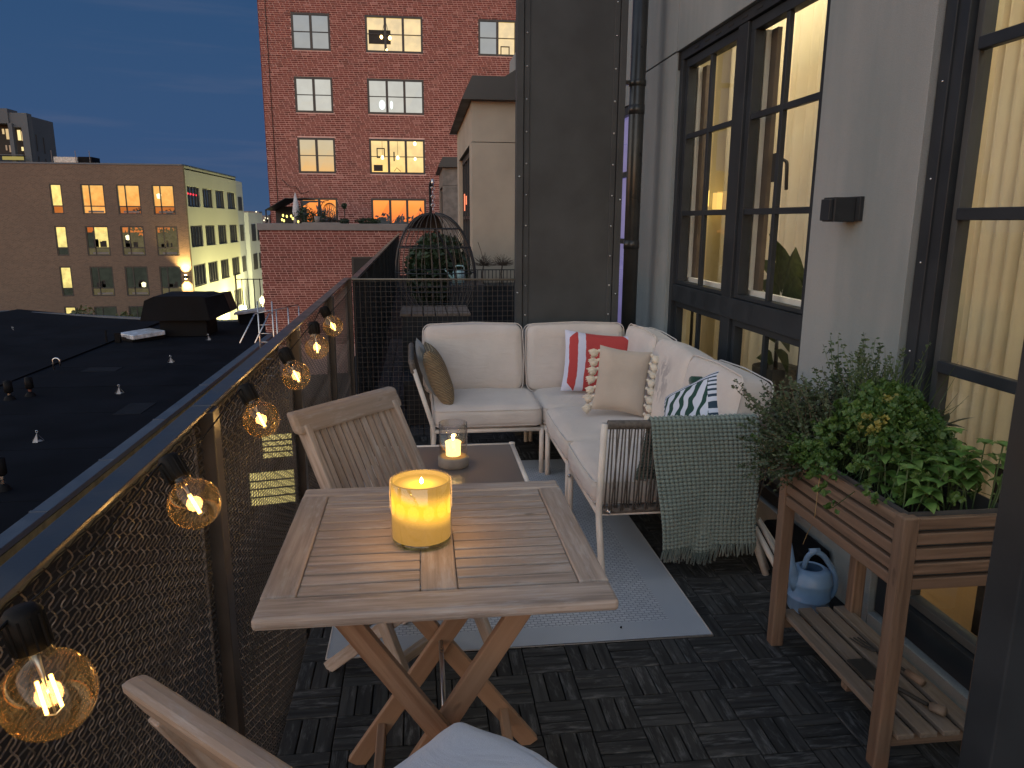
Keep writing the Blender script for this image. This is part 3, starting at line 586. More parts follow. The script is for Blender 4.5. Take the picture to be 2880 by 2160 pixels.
for (zt, zb) in ((1.0, -.7), (-2.0, -3.6)):
    m = MB(); m.box(OX+.34, OX+.37, 80.2, 82.2, zb, zt); m.box(OX-.02+.36, OX+.38, 83.0, 85.0, zb, zt); m.build('window', M['towerframe'], ob)
sc_ = thing('facade_lamp', 'round up and down facade lamp glowing at the corner of the brown building', 'wall lamp', (-17.8, 59.8, -2.84)); m = MB(); m.box(-17.93, -17.67, 59.72, 60.0, -2.95, -2.75); m.build('body', M['silh'], sc_)
for dz, e_ in ((.12, 60), (-.12, 60)):
    m = MB(); m.lathe([(0, 0), (.09, 0), (.07, .04*(1 if dz > 0 else -1)), (0, .05*(1 if dz > 0 else -1))], (-17.8, 59.84, -2.84+dz), 10); m.build('lens', emis('lamp_lens', (1, .75, .3), 25), sc_)
    l = bpy.data.lights.new('facade_spot', 'SPOT'); l.color = (1, .66, .22); l.energy = 3200; l.spot_size = R(100); l.spot_blend = 1.0; l.shadow_soft_size = .08; o = link(bpy.data.objects.new('facade_spot', l)); o.parent = sc_; o.location = (0, -.12, dz*1.4)
    o.rotation_euler = (R(180-8), 0, 0) if dz > 0 else (R(8), 0, 0)
streetlamp(-15.9, 69.8, -12, 5.1, 'left white glowing street lamp in front of the pale facade', 2600)
streetlamp(-15.6, 76.0, -12, 5.3, 'right white glowing street lamp in front of the pale facade', 2600)
plw = [streetlamp(-13.4, 64.5, -12, 5.0, 'near street lamp standing on the pavement opposite the pale facade', 4200)]
t = thing('street_canopy', 'low lit pavilion with flat roof beside the street lamps', 'pavilion', (-12.5, 92, -12)); m = MB(); m.box(-15.5, -9.5, 90, 96, -9.2, -8.9); m.box(-15.5, -9.5, 95.8, 96, -11.9, -9.2); m.box(-15.4, -15.2, 90, 90.2, -12, -9.2); m.box(-9.9, -9.7, 90, 90.2, -12, -9.2); m.build('shelter', M['darkened_wall'], t)
m = MB(); m.box(-14.9, -12.6, 95.7, 95.78, -11, -9.7); m.build('window', emis('pavilion_window', (1, .62, .22), 1.0), t)
plight('pavilion_light', (-12.5, 88.5, -7.5), (1, .86, .4), 1500, .3, t)
# steel balustrade on the roof edge in front of the street
t = thing('roof_balustrade', 'thin upright dark balustrade bars above the street beside the brick block', 'railing', (-6.4, 27.9, -2.2)); m = MB()
for k in range(8): x = -6.62+.21*k; m.tube([(x, 28.0, -2.2), (x, 28.0, -.62+(.18 if k == 0 else 0))], .017 if k else .03, 4); 
m.build('bar', M['silh'], t, kind='stuff'); m = MB(); m.box(-6.6, -5.2, 27.99, 28.01, -.66, -.63); m.build('top_rail', M['silh'], t)

# ---- far grey apartment block, left
GY = 110.0
gb = thing('grey_apartment_block', 'far grey apartment block with dark recessed balconies at the left edge', 'building', (-52, GY, -12))
M['greywall'] = flat('blue_grey_panels', (.085, .10, .115), .9, 0, .15, .1)
def gx(x, z, D=GY): return x*D/100.0, 1.459+(z-1.459)*D/100.0
m = MB(); x0, z0 = -46.66, 13.6; x1, z1 = gx(-43.45, 12.75)
m.add([(x0, GY-9, -12), (x1, GY, -12), (x1, GY, z1), (x0, GY-9, z0+.0), (x1-8, GY+1, -12), (x1-8, GY+1, z0)], [(0, 1, 2, 3), (1, 4, 5, 2), (2, 5, 3)])
m.box(-70, -48.7, GY-9.4, GY-7, 12.6, 14.3); m.box(-48.7, x0-.02, GY-9.2, GY-8, 12.2, 13.85); m.box(-48.75, -48.3, GY-9.6, GY-9.0, -12, 12.6); m.box(-47.45, x0-.02, GY-9.2, GY-8, -12, 12.2); m.box(-70, -47.45, GY-9.7, GY-8, 8.9, 9.0); m.build('wall', M['greywall'], gb)
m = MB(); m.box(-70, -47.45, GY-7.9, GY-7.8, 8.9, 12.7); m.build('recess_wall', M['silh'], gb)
for (wx, wz, ww, wh, e_) in ((-50.25, 11.8, .22, .6, 1), (-49.85, 11.5, .3, 1.2, 1), (-48.55, 11.4, .36, 1.2, 0), (-48.1, 11.3, .24, 1.1, 1), (-50.1, 9.9, .16, .6, 2), (-49.7, 9.8, .2, .8, 2), (-48.3, 9.8, .22, .45, 0)):
    m = MB(); m.box(wx, wx+ww, GY-8.0, GY-7.95, wz-wh/2, wz+wh/2); m.build('window', emis('far_window', ((1, .78, .35), (1, .70, .35), (.9, .6, .4))[e_], (1.2, .75, .4)[e_]), gb)
for (u_, zt, zb) in ((.22, 11.6, 9.6), (.5, 11.5, 9.5), (.22, 9.0, 7.4), (.5, 8.9, 7.3)):
    m = MB(); xx = x0+(x1-x0)*u_; yy = GY-9+9*u_; m.add([(xx-.12, yy-.42, zb), (xx+.12, yy+.0+.38-.45, zb), (xx+.12, yy-.07, zt), (xx-.12, yy-.42, zt)], [(0, 1, 2, 3)])
    m.build('window_slot', M['towerframe'], gb)
m = MB(); m.box(x1-.45, x1-.2, GY-1.3, GY-1.1, 5, 10.8); m.build('pale_strip', emis('far_stair_window', (.35, .45, .6), .75), gb)
m = MB(); m.box(-49.7, -47.3, GY-9.9, GY-9.85, 8.35, 8.75); m.build('lit_band', emis('far_band', (.8, .65, .2), .45), gb)
# roof hut behind the brown building
t = thing('roof_machine_room', 'small white roof hut with antennas behind the brown building', 'roof hut', (-29.5, 75, 5)); m = MB(); m.box(-32.9, -30.9, 75, 77, 4.9, 6.95); m.build('hut', flat('hut_white', (.5, .48, .44), .8), t)
m = MB(); m.box(-30.88, -29.7, 75.2, 77, 4.9, 7.0); m.build('dark_unit', M['hood'], t); m = MB()
for x in (-33.0, -30.95, -29.75): m.tube([(x, 74.9, 5), (x, 74.9, 7.5)], .03, 4)
m.build('antenna', M['coping'], t)
# distant tree line, city and hill
M['farwood'] = leafmat('far_wood', (.010, .016, .012), (.022, .032, .022))
m = MB(); rn = random.Random(5)
for k in range(200): x = -120+k*1.3+rn.random(); blobleaf(m, (x, 250+rn.uniform(-15, 15), -9+rn.uniform(0, 3)), 4, 4, 7.5+rn.uniform(0, 3.0), 46, 1.1, rn)
for k in range(120): x = -95+k*1.3+rn.random(); blobleaf(m, (x, -150+rn.uniform(-8, 8), -4), 3, 3, 6.5+2.6*noise.noise(Vector((x*.06, 0, 0)))+rn.uniform(0, 1.6), 50, .8, rn)
tag(m.build('distant_wood', M['farwood']), 'dark band of distant trees on the horizon between the buildings', 'trees', kind='stuff')
m = MB(); mm = MB()
for k in range(26):
    x = -118+k*5.2+rn.uniform(-1, 1); h = rn.uniform(2.5, 6.5); m.box(x-2.6, x+2.5, 420, 428, -12, 2.0+h*.6)
    for _ in range(7): a = rn.uniform(x-2.4, x+1.8); b = rn.uniform(-3, 1.8+h*.6); mm.box(a, a+.6, 419.8, 419.95, b, b+.5)
dc = tag(m.build('distant_city', M['coping']), 'pale far city of tiny blocks on the horizon beside the brick tower', 'city', kind='stuff')
mm.build('lit_windows', emis('city_window', (1, .86, .55), 2.4), dc, kind='stuff')
for i, (u, v, col, s, lab) in enumerate([((-52.6), .6, (.8, 1, .8), 1.5, 'bright white floodlight at the end of the pale building'), (-48.2, -2.4, (1, .8, .45), 2.2, 'left warm light among the distant dark trees'), (-46.8, -2.2, (.8, .8, .6), 2.0, 'right pale light among the distant dark trees'), (-47.0, -13.2, (.2, 1, .15), 1.6, 'green light low in the dark beside the brick block')]):
    m = MB(); m.lathe([(.35*math.sin(a), -.35*math.cos(a)) for a in [math.pi*i/8 for i in range(9)]], (u, 200, v), 10); tag(m.build('distant_light', emis('distant_light', col, s*2)), lab, 'light')
# trees at the foot of the brown building
def tree(x, y, z0, h, r, lab, n=900, s=.16):
    t = thing('street_tree', lab, 'tree', (x, y, z0)); m = MB(); m.tube([(x, y, z0), (x+.1, y, z0+h*.5), (x, y, z0+h*.8)], [.16, .12, .05], 6)
    for k in range(6): a = k*1.05; m.tube([(x, y, z0+h*.5), (x+r*.7*math.cos(a), y+r*.7*math.sin(a), z0+h*.8)], [.06, .02], 5)
    m.build('trunk', M['silh'], t); m = MB(); rr = random.Random(int(x*10))
    for k in range(14): a = rr.random()*6.28; q = rr.uniform(0, .75); blobleaf(m, (x+r*q*math.cos(a), y+r*q*math.sin(a), z0+h*rr.uniform(.65, .98)), r*.42, r*.42, h*.12, n//14, s, rr)
    m.build('crown', leafmat('street_leaf', (.06, .075, .025), (.13, .12, .045)), t)
tree(-23.3, 54, -12, 7.0, 2.0, 'tree with sparse olive leaves in front of the brown building, behind the roof'); tree(-29.6, 50, -12, 8.4, 2.2, 'olive green tree at the left picture edge above the flat roof')
tree(-21.2, 55, -12, 6.6, 1.6, 'smaller olive tree just left of the exhaust hood')
# ================================================================ balcony
GX, GY0, T_ = .473, 1.722, .15
m = MB(); m.box(-.425, 1.66, .15, 21, -.25, -.024); m.box(-.75, -.425, 5.0, 21, -.25, -.03); floor = m.build('floor', M['black']); struct(floor)
def vis_deck(x, y):      # inside the picture and not under the rug
    d = Vector((x, y, -1.459)); dz = d.dot(fw); u = d.dot(rt)/dz; v = d.dot(up)/dz
    return abs(u) < .70 and abs(v) < .53 and not (-.33 < x < 1.0 and 2.36 < y < 4.3)
sl = []
for i in range(-6, 8):
    for j in range(-7, 22):
        x0 = GX+i*T_; y0 = GY0+j*T_
        if x0+T_ > 1.66: continue
        for k in range(3):
            if (i+j) % 2 == 0: q = (x0+.002, x0+T_-.002, y0+k*.05+.0022, y0+k*.05+.0478)
            else: q = (x0+k*.05+.0022, x0+k*.05+.0478, y0+.002, y0+T_-.002)
            sl.append((vis_deck((q[0]+q[1])/2, (q[2]+q[3])/2), math.hypot((q[0]+q[1])/2, (q[2]+q[3])/2), q))
vs = sorted([s for s in sl if s[0]], key=lambda s: s[1])[:298]; vset = set(id(s) for s in vs)
protos = []
for _ in range(16):
    m = MB(); m.box(-.0738, .0738, -.0228, .0228, -.02, 0); p = m.build('deck_slat', M['slat'], floor, .0022, local=True); protos.append(p)
for n_, s in enumerate(vs):
    o = protos[n_] if n_ < 16 else link(protos[random.randrange(16)].copy()); o.parent = floor
    q = s[2]; o.location = ((q[0]+q[1])/2, (q[2]+q[3])/2, random.uniform(-.0015, .001))
    o.rotation_euler = (random.uniform(-.006, .006), random.uniform(-.006, .006), (0 if q[1]-q[0] > .1 else math.pi/2)+random.choice((0, math.pi))+random.uniform(-.006, .006))
m = MB()
for s in sl:
    if id(s) not in vset: q = s[2]; m.box(q[0], q[1], q[2], q[3], -.02, -.0005)
m.build('deck_slats', M['slat'], floor, kind='stuff')
# ---- railing (slightly splayed outwards)
def xr(y): return -.400-.0095*y
_ = 0
rail = thing('balcony_railing', 'dark balcony railing with flat top rail and crimped wire mesh along the left side', 'railing', (-.4045, 0, 0), .0095)
PY = [-.80, .335, 1.475, 2.60, 3.745, 4.88]
def wiremesh(W_, H_, pv, ph, amp, r, n=3):
    m = MB(); nv = int(W_/pv); nh = int(H_/ph)
    for i in range(nv+1):
        y = i*W_/nv; pts = [(amp*math.cos(math.pi*(k/3+i)), y+.0012*math.sin(math.pi*k/3), k*H_/nh/3) for k in range(nh*3+1)]; m.tube(pts, r, n, cap=False)
    for k in range(nh+1):
        z = k*H_/nh; pts = [(-amp*.45*math.cos(math.pi*(k+j/2)), j*W_/nv/2, z) for j in range(nv*2+1)]; m.tube(pts, r, n, cap=False)
    return m
wm_ = wiremesh(1.06, 1.20, .0275, .0125, .0036, .00125)
o0 = None
for i in range(len(PY)-1):
    ya, yb = PY[i], PY[i+1]
    m = MB(); m.box(-.038, 0, ya+.024, yb+.020, 1.091, 1.098); m.box(-.038, -.033, ya+.03, yb+.015, 1.07, 1.091); m.build('top_rail', M['railtop'], rail, .0012, local=True)
    if i >= 0:
        if o0 is None: o0 = wm_.build('wire_mesh', M['wire'], rail, local=True, kind='stuff'); o = o0
        else: o = link(o0.copy())
        o.parent = rail; o.location = (-.018, ya+.062, -.13)
    for (q0, q1) in ((ya+.052, ya+.085), (yb-.03, yb)):
        m = MB(); m.box(-.0225, -.0195, q0, q1, -.2, 1.08); m.build('mesh_frame', M['post'], rail, local=True)
    m = MB(); m.box(-.026, -.012, ya+.05, yb, -.16, -.13); m.build('bottom_rail', M['post'], rail, local=True)
    m = MB(); nn = 82
    for k in range(nn): z = -.12+k*.0145; m.tube([(-.017, yb-.028, z), (-.014, yb-.012, z+.002), (-.018, yb-.002, z+.005)], .0013, 3)
    m.build('wire_ends', M['wire'], rail, local=True, kind='stuff')
for y in PY:
    m = MB(); m.box(-.034, .008, y, y+.05, -.25, 1.0905); m.build('post', M['post'], rail, .002, local=True)
m = MB(); m.tube([(.004, 4.93, 1.075), (.6, 4.93, 1.075)], .001, 3)
# neighbour's railing going on
nr = thing('neighbour_railing', "dark vertical steel plate railing of the neighbour's balcony running into the distance", 'railing', (-.41, 5, 0), .0095)
m = MB(); m.box(-.04, .0, -.02, 17, 1.075, 1.095); m.build('top_rail', M['railtop'], nr, local=True)
m = MB(); m.box(-.035, -.028, 0, 17, -.2, 1.07); m.build('infill', M['char'], nr, local=True)
m = MB()
for k in range(140): m.box(-.028, -.016, .05+k*.12, .075+k*.12, -.2, 1.07)
m.build('rib', M['char'], nr, local=True, kind='stuff')
for k in range(9):
    m = MB(); y = .85+k*1.15; m.box(-.03, .012, y, y+.05, 0, 1.07); m.build('post', M['char'], nr, local=True)
# ---- mesh divider and dark privacy screen
DY = 4.97
dv = thing('mesh_divider', 'low black wire grid divider between the two balconies behind the left sofa end', 'divider', (-.43, DY, 0))
m = MB(); m.tube([(-.45, DY, 1.083), (.63, DY, 1.078)], .0065, 6); m.build('top_rail', flat('divider_rail', (.16, .14, .11), .5), dv)
m = MB(); x = -.43
while x < .625: m.tube([(x, DY, .02), (x, DY, 1.078)], .0016, 4); x += .0335
z = .03
while z < 1.07: m.tube([(-.44, DY-.003, z), (.625, DY-.003, z)], .0016, 4); z += .0335
m.build('wire_grid', M['wire'], dv, kind='stuff')
ps = thing('privacy_screen', 'tall dark grey sheet metal privacy screen with a row of rivets on each side', 'screen', (.98, DY, 0))
m = MB(); m.box(.712, 1.252, DY, DY+.012, 0, 3.3); m.build('panel', M['charsheet'], ps)
for (a, b, c_) in ((.627, .672, -.02), (.676, .712, -.008), (1.252, 1.286, -.008), (1.290, 1.333, -.02)):
    m = MB(); m.box(a, b, DY+c_, DY+.05, 0, 3.3); m.build('frame_post', M['charsheet'], ps, .003)
for x0, dx in ((.694, 0), (1.268, 0)):
    z = .25
    while z < 3.2:
        m = MB(); m.lathe([(0, -.004), (.0045, -.003), (.007, 0)], (0, 0, 0), 8, TR((x0, DY-.0085, z), R(-90))) if False else m.lathe([(.0065, 0), (.0055, .003), (0, .0045)], (0, 0, 0), 8, TR((x0, DY-.0085, z), R(90)))
        m.build('rivet', M['steel'], ps); z += .1965
for (x0, z0) in ((.640, .99), (1.32, 1.6), (1.312, .98), (.648, 1.74)):
    m = MB(); m.lathe([(.007, 0), (.006, .004), (0, .006)], (0, 0, 0), 8, TR((x0, DY-.021, z0), R(90))); m.build('bolt', M['steel'], ps)
# downpipe
dp = thing('downpipe', 'round dark zinc rainwater downpipe in the corner beside the privacy screen', 'downpipe', (1.497, 5.2, 0))
m = MB(); m.tube([(1.480, 5.20, 0), (1.480, 5.20, 3.6)], .052, 20); m.build('pipe', M['zinc'], dp)
for z in (2.37,):
    m = MB(); m.lathe([(.053, -.02), (.058, -.018), (.058, .018), (.053, .02)], (1.480, 5.20, z), 20); m.box(1.30, 1.44, 5.19, 5.215, z-.012, z+.016); m.build('bracket', M['zinc'], dp)
for z in (1.30, 2.2):
    m = MB(); m.lathe([(.052, -.03), (.055, -.03), (.055, .03), (.052, .03)], (1.480, 5.20, z), 20); m.build('sleeve', M['zinc'], dp)
# ---- house wall
WX = 1.64
hw = thing('house_wall', 'grey rendered house wall of the balcony with fine panel joints', 'wall', (WX, 0, 0)); WT = .11
W1a, W1b, WTOP = 3.04, 4.89, 2.51; DA, DB = .55, 2.373
for (ya, yb, za, zb) in ((W1b, 5.62, -.02, 2.505), (DB, W1a-.0, -.02, 4.2), (W1a+.004, 4.886, WTOP, 4.2), (4.894, 5.62, 2.515, 4.2), (W1a+.004, 4.886, -.02, .12), (DA, DB-.004, 2.75, 4.2), (-2, DA, -.02, 4.2), (DA, DB-.004, -.02, .03), (6.95, 14, -.02, 4.2), (5.625, 6.945, 2.35, 4.2), (5.625, 6.945, -.02, .4)):
    m = MB(); m.box(WX, WX+WT, ya, yb, za, zb); m.build('wall_panel', M['stucco'], hw, .002)
m = MB(); m.box(WX+.012, WX+WT+.002, 4.882, 4.898, 2.4, 4.2); m.box(WX+.012, WX+WT+.002, 4.9, 5.62, 2.49, 2.53); m.build('joint', M['joint'], hw)
# room behind: cream walls, floor, lamp light
room = thing('living_room', 'warm lit living room with cream walls behind the balcony windows', 'room', (2.6, 3, 0))
M['roomwall'] = flat('cream_paint', (.72, .65, .47), .8, 0, .04, .6, .05)
M['roomfloor'] = wood('amber_floor', (.16, .09, .035), (.24, .15, .06), (.20, .12, .05), .5)
m = MB(); m.box(3.0, 3.1, -1.5, 6.2, 0, 3.2); m.build('back_wall', M['roomwall'], room)
m = MB(); m.box(WX+.16, 3.0, 6.1, 6.2, 0, 3.2); m.build('far_wall', M['roomwall'], room)
m = MB(); m.box(WX+.16, 3.0, -1.5, -1.4, 0, 3.2); m.build('near_wall', M['roomwall'], room)
m = MB(); m.box(WX+.12, 3.1, -1.5, 6.2, 3.2, 3.3); m.build('ceiling', flat('ceiling_white', (.75, .70, .6), .9, 0, .03), room)
m = MB(); m.box(WX+.12, 3.1, -1.5, 6.2, -.1, .03); m.build('room_floor', M['roomfloor'], room)
m = MB(); m.box(WX+.115, WX+.16, W1b, 6.1, 0, 3.2); m.box(WX+.115, WX+.16, DB, W1a, 0, 3.2); m.box(WX+.115, WX+.16, W1a, W1b, WTOP, 3.2); m.box(WX+.115, WX+.16, DA, DB, 2.75, 3.2); m.box(WX+.115, WX+.16, -1.4, DA, 0, 3.2); m.build('inner_wall', M['roomwall'], room)
m = MB(); m.box(2.86, 2.998, 3.35, 3.46, .03, 3.19); m.build('pillar', M['roomwall'], room)
def arealight(name, loc, rot, sx, sy, col, e, parent):
    l = bpy.data.lights.new(name, 'AREA'); l.shape = 'RECTANGLE'; l.size = sx; l.size_y = sy; l.color = col; l.energy = e; o = link(bpy.data.objects.new(name, l)); o.parent = parent; o.location = Vector(loc)-WM[parent.name].translation; o.rotation_euler = rot
arealight('ceiling_lamp_light', (2.1, 1.6, 3.15), (0, 0, 0), .5, 1.6, (1, .88, .66), 21, room)
arealight('ceiling_lamp_light', (2.1, 4.4, 3.15), (0, 0, 0), .5, 1.6, (1, .88, .66), 21, room)
fl = M['framewin']; whites = flat('white_inner_frame', (.66, .66, .64), .5, 0, .05)
def frameset(t, name, x0, x1, ya, yb, za, zb, wd, mat_, wb=None):
    wb = wb or wd
    m = MB(); m.box(x0, x1, ya, yb, zb-wd, zb); m.box(x0, x1, ya, yb, za, za+wb); m.box(x0, x1, ya, ya+wd, za+wb, zb-wd); m.box(x0, x1, yb-wd, yb, za+wb, zb-wd)
    return m.build(name, mat_, t, .002)
win = thing('balcony_window', 'tall dark framed window of two casements with glazing bars beside the sofa', 'window', (WX, 3.96, 0))
frameset(win, 'outer_frame', WX+.025, WX+.11, W1a+.002, W1b-.002, .125, WTOP-.002, .055, fl)
m = MB(); m.box(WX+.03, WX+.105, 3.885, 4.01, .18, WTOP-.058); m.build('mullion', fl, win, .003)
m = MB(); m.box(WX+.027, WX+.108, W1a+.058, W1b-.058, .945, 1.055); m.build('transom', fl, win, .003)
for k in range(7):
    m = MB(); m.box(WX+.022, WX+.0245, 3.55+k*.17, 3.62+k*.17, WTOP-.035, WTOP-.028); m.build('vent_slot', M['joint'], win)
for (ya, yb, ym) in ((4.012, W1b-.06, 4.42), (W1a+.06, 3.883, 3.50)):
    s_ = frameset(win, 'casement', WX+.045, WX+.10, ya, yb, 1.058, WTOP-.06, .05, fl, .020)
    m = MB(); m.box(WX+.05, WX+.075, ym-.016, ym+.016, 1.078, WTOP-.11)
    m.build('glazing_bar', fl, s_, .002)
    for zc in (1.512, 1.985):
        m = MB(); m.box(WX+.0505, WX+.0745, ya+.05, ym-.0165, zc-.015, zc+.015); m.box(WX+.0505, WX+.0745, ym+.0165, yb-.05, zc-.015, zc+.015); m.build('glazing_bar', fl, s_, .002)
    zz = [1.078, 1.497, 1.527, 1.97, 2.0, WTOP-.11]
    for (a, b) in ((ya+.05, ym-.016), (ym+.016, yb-.05)):
        for k in (0, 2, 4):
            m = MB(); m.add([(WX+.08, a, zz[k]), (WX+.08, b, zz[k]), (WX+.08+random.uniform(-.0012, .0012), b, zz[k+1]), (WX+.08, a, zz[k+1])], [(0, 1, 2, 3)]); m.build('pane', M['glassw'], s_)
    # white inner sash
    m = MB(); m.box(WX+.122, WX+.150, yb-.012, yb+.010, 1.10, WTOP-.1); m.box(WX+.122, WX+.15, ya, yb+.01, 1.063, 1.10)
    m.build('inner_sash', whites, win)
    m = MB(); m.box(WX+.151, WX+.175, yb-.075, yb+.0, 1.10, WTOP-.1); m.box(WX+.122, WX+.140, yb+.012, yb+.04, 1.063, WTOP-.1); m.build('inner_frame', flat('brown_inner_frame', (.10, .075, .055), .6), win)
    # lower light
    frameset(win, 'lower_frame', WX+.05, WX+.098, ya, yb, .182, .942, .035, fl)
    m = MB(); m.box(WX+.052, WX+.076, ym-.014, ym+.014, .218, .906); m.build('glazing_bar', fl, win, .002)
    for (a, b) in ((ya+.035, ym-.014), (ym+.014, yb-.035)):
        m = MB(); m.add([(WX+.08, a, .217), (WX+.08, b, .217), (WX+.08, b, .907), (WX+.08, a, .907)], [(0, 1, 2, 3)]); m.build('pane', M['glassw'], win)
m = MB(); m.box(WX+.15, WX+.165, 3.72, 3.76, 1.66, 1.80); m.tube(fillet([(WX+.165, 3.74, 1.77), (WX+.20, 3.74, 1.77), (WX+.20, 3.70, 1.755), (WX+.20, 3.685, 1.62)], .015), .009, 6); m.build('handle', M['silh'], win)
# things inside
M['fiddle'] = leafmat('fiddle_leaf', (.05, .075, .02), (.09, .12, .035))
fp = thing('fiddle_leaf_fig', 'fiddle leaf fig in a dark pot inside the room behind the right casement', 'house plant', (2.02, 3.98, .03))
m = MB(); m.lathe([(0, 0), (.11, 0), (.13, .3), (.12, .3), (.11, .26), (0, .26)], (2.02, 4.0, .35), 16); m.build('pot', M['silh'], fp); m = MB(); m.box(1.86, 2.18, 3.6, 4.4, .31, .349); m.box(1.88, 1.92, 3.62, 3.66, .031, .31); m.box(2.12, 2.16, 4.34, 4.38, .031, .31); m.box(1.88, 1.92, 4.34, 4.38, .031, .31); m.box(2.12, 2.16, 3.62, 3.66, .031, .31)
tag(m.build('plant_stool', M['silh']), 'dark low bench under the fiddle leaf fig inside the window', 'bench')
m = MB(); m.tube([(2.02, 4.0, .6), (2.0, 3.97, .8), (1.98, 3.93, 1.02), (2.0, 3.92, 1.12)], [.012, .010, .006, .004], 6); m.build('stem', M['silh'], fp)
def leaf(mb, base, tip, wdt, cup=.15, nrm=(0, 0, 1), n=6):
    b = Vector(base); t = Vector(tip); d = t-b; nn = Vector(nrm); s = d.cross(nn).normalized(); nn = s.cross(d).normalized(); vs = []
    for i in range(n+1):
        u = i/n; ww = wdt*.5*(math.sin(math.pi*min(1, u**.75)) if 0 < u < 1 else .02)*(1 if u > .35 else .85)
        c = b+d*u+nn*d.length*cup*(-(u-.4)**2); vs += [c-s*ww+nn*ww*.35, c, c+s*ww+nn*ww*.35]
    fs = []
    for i in range(n): k = i*3; fs += [(k, k+1, k+4, k+3), (k+1, k+2, k+5, k+4)]
    mb.add(vs, fs, [tuple(v) for v in vs], True)
for (b, t_, w_) in (((2.0, 3.95, 1.08), (1.96, 4.04, 1.40), .20), ((2.0, 3.93, 1.08), (2.0, 4.26, 1.25), .15), ((2.0, 3.93, 1.08), (1.95, 3.70, 1.34), .20), ((2.0, 3.95, 1.02), (2.0, 4.26, 1.12), .14), ((1.99, 3.93, 1.05), (1.98, 3.68, 1.16), .17), ((1.99, 3.95, .95), (1.97, 3.66, .93), .12), ((1.99, 3.97, .85), (1.97, 3.72, .78), .12), ((2.0, 3.97, .8), (2.0, 4.25, .86), .10), ((2.0, 3.97, .75), (1.98, 3.74, .64), .12), ((2.0, 3.95, .92), (2.0, 4.15, 1.0), .09), ((2.0, 3.99, .7), (2.02, 4.22, .66), .1)):
    m = MB(); leaf(m, b, t_, w_, .2, (1, 0, .2)); m.build('leaf', M['fiddle'], fp)
tl = thing('square_table_lamp', 'square yellow lamp shade glowing in the room behind the left casement', 'lamp', (2.6, 6.0, .03)); m = MB(); m.box(2.15, 2.27, 5.82, 5.94, 1.58, 1.70); m.build('lamp_shade', emis('shade_glow', (1, .70, .16), 2.2), tl); m = MB(); m.tube([(2.21, 5.88, .05), (2.21, 5.88, 1.58)], .012, 6); m.box(2.13, 2.29, 5.80, 5.96, .031, .05); m.build('foot', M['silh'], tl)
tl = thing('square_lamp_reflection', 'wider square orange lamp shade glowing behind the left casement, right of the first', 'lamp', (2.5, 6.0, .03)); m = MB(); m.box(2.38, 2.54, 5.90, 6.02, 1.56, 1.69); m.build('lamp_shade', emis('reflection_glow_orange', (1, .62, .16), 1.3), tl); m = MB(); m.tube([(2.46, 5.96, .05), (2.46, 5.96, 1.56)], .012, 6); m.box(2.38, 2.54, 5.88, 6.04, .031, .05); m.build('foot', M['silh'], tl)  # glowing box and stand added for a light square reflected in the glass
cb = thing('dark_sideboard', 'dark low furniture standing in the room behind the door glass', 'sideboard', (2.5, 1.5, .03)); m = MB(); m.box(1.93, 2.6, .6, 2.2, .03, .66); m.build('body', M['silh'], cb)
ct = MB(); ct.grid(lambda u, v: Vector((2.35+.020*math.sin(u*75)+.008*math.sin(u*31), 4.15+u*1.55, .06+3.1*v)), 160, 2); tag(ct.build('curtain', flat('cream_curtain', (.70, .64, .50), .95, 0, .06, 3)), 'pleated cream curtain hanging inside behind the left casement', 'curtain')
for (ya_, yb_, xx_) in ((-.2, .9, 2.2), (2.9, 3.3, 2.6)):
    ct = MB(); ct.grid(lambda u, v: Vector((xx_+.02*math.sin(u*70*(yb_-ya_))+.008*math.sin(u*23), ya_+u*(yb_-ya_), .06+3.1*v)), 110, 2); tag(ct.build('curtain', bpy.data.materials['cream_curtain']), 'pleated cream curtain hanging in the room, '+('near the open door' if ya_ < 0 else 'between window and door glazing'), 'curtain')
# ---- door / tall glazing on the right
dr = thing('terrace_door_glazing', 'tall dark framed fixed glazing beside the open balcony door on the right', 'window', (WX, 1.5, 0))
frameset(dr, 'outer_frame', WX+.03, WX+.11, DA, DB-.006, .033, 2.748, .105, fl)
m = MB(); m.box(WX+.022, WX+.036, DB-.062, DB-.008, .04, 2.74); m.build('cover_strip', fl, dr, .002)
s_ = frameset(dr, 'inner_frame', WX+.055, WX+.10, DA+.107, DB-.113, .14, 2.64, .028, M['charsheet'])
for zc in (.997, 1.487, 1.99):
    m = MB(); m.box(WX+.045, WX+.075, DA+.135, DB-.143, zc-.019, zc+.019); m.build('glazing_bar', fl, dr, .003)
m = MB(); m.box(WX+.046, WX+.074, 1.17, 1.235, .17, 2.6); m.build('stile', fl, dr, .003)
zz = [.168, .978, 1.016, 1.468, 1.506, 1.971, 2.009, 2.61]
for k in (0, 2, 4, 6):
    m = MB(); m.add([(WX+.08, DA+.135, zz[k]), (WX+.08, DB-.143, zz[k]), (WX+.0795, DB-.143, zz[k+1]), (WX+.08, DA+.135, zz[k+1])], [(0, 1, 2, 3)]); m.build('pane', M['glassw'], dr)
for z in (.75, 1.03, 1.33, 1.6, 1.9):
    m = MB(); m.lathe([(.004, 0), (.003, .002), (0, .003)], (0, 0, 0), 8, TR((WX+.0215, DB-.035, z), 0, R(-90))); m.build('screw', M['steel'], dr)
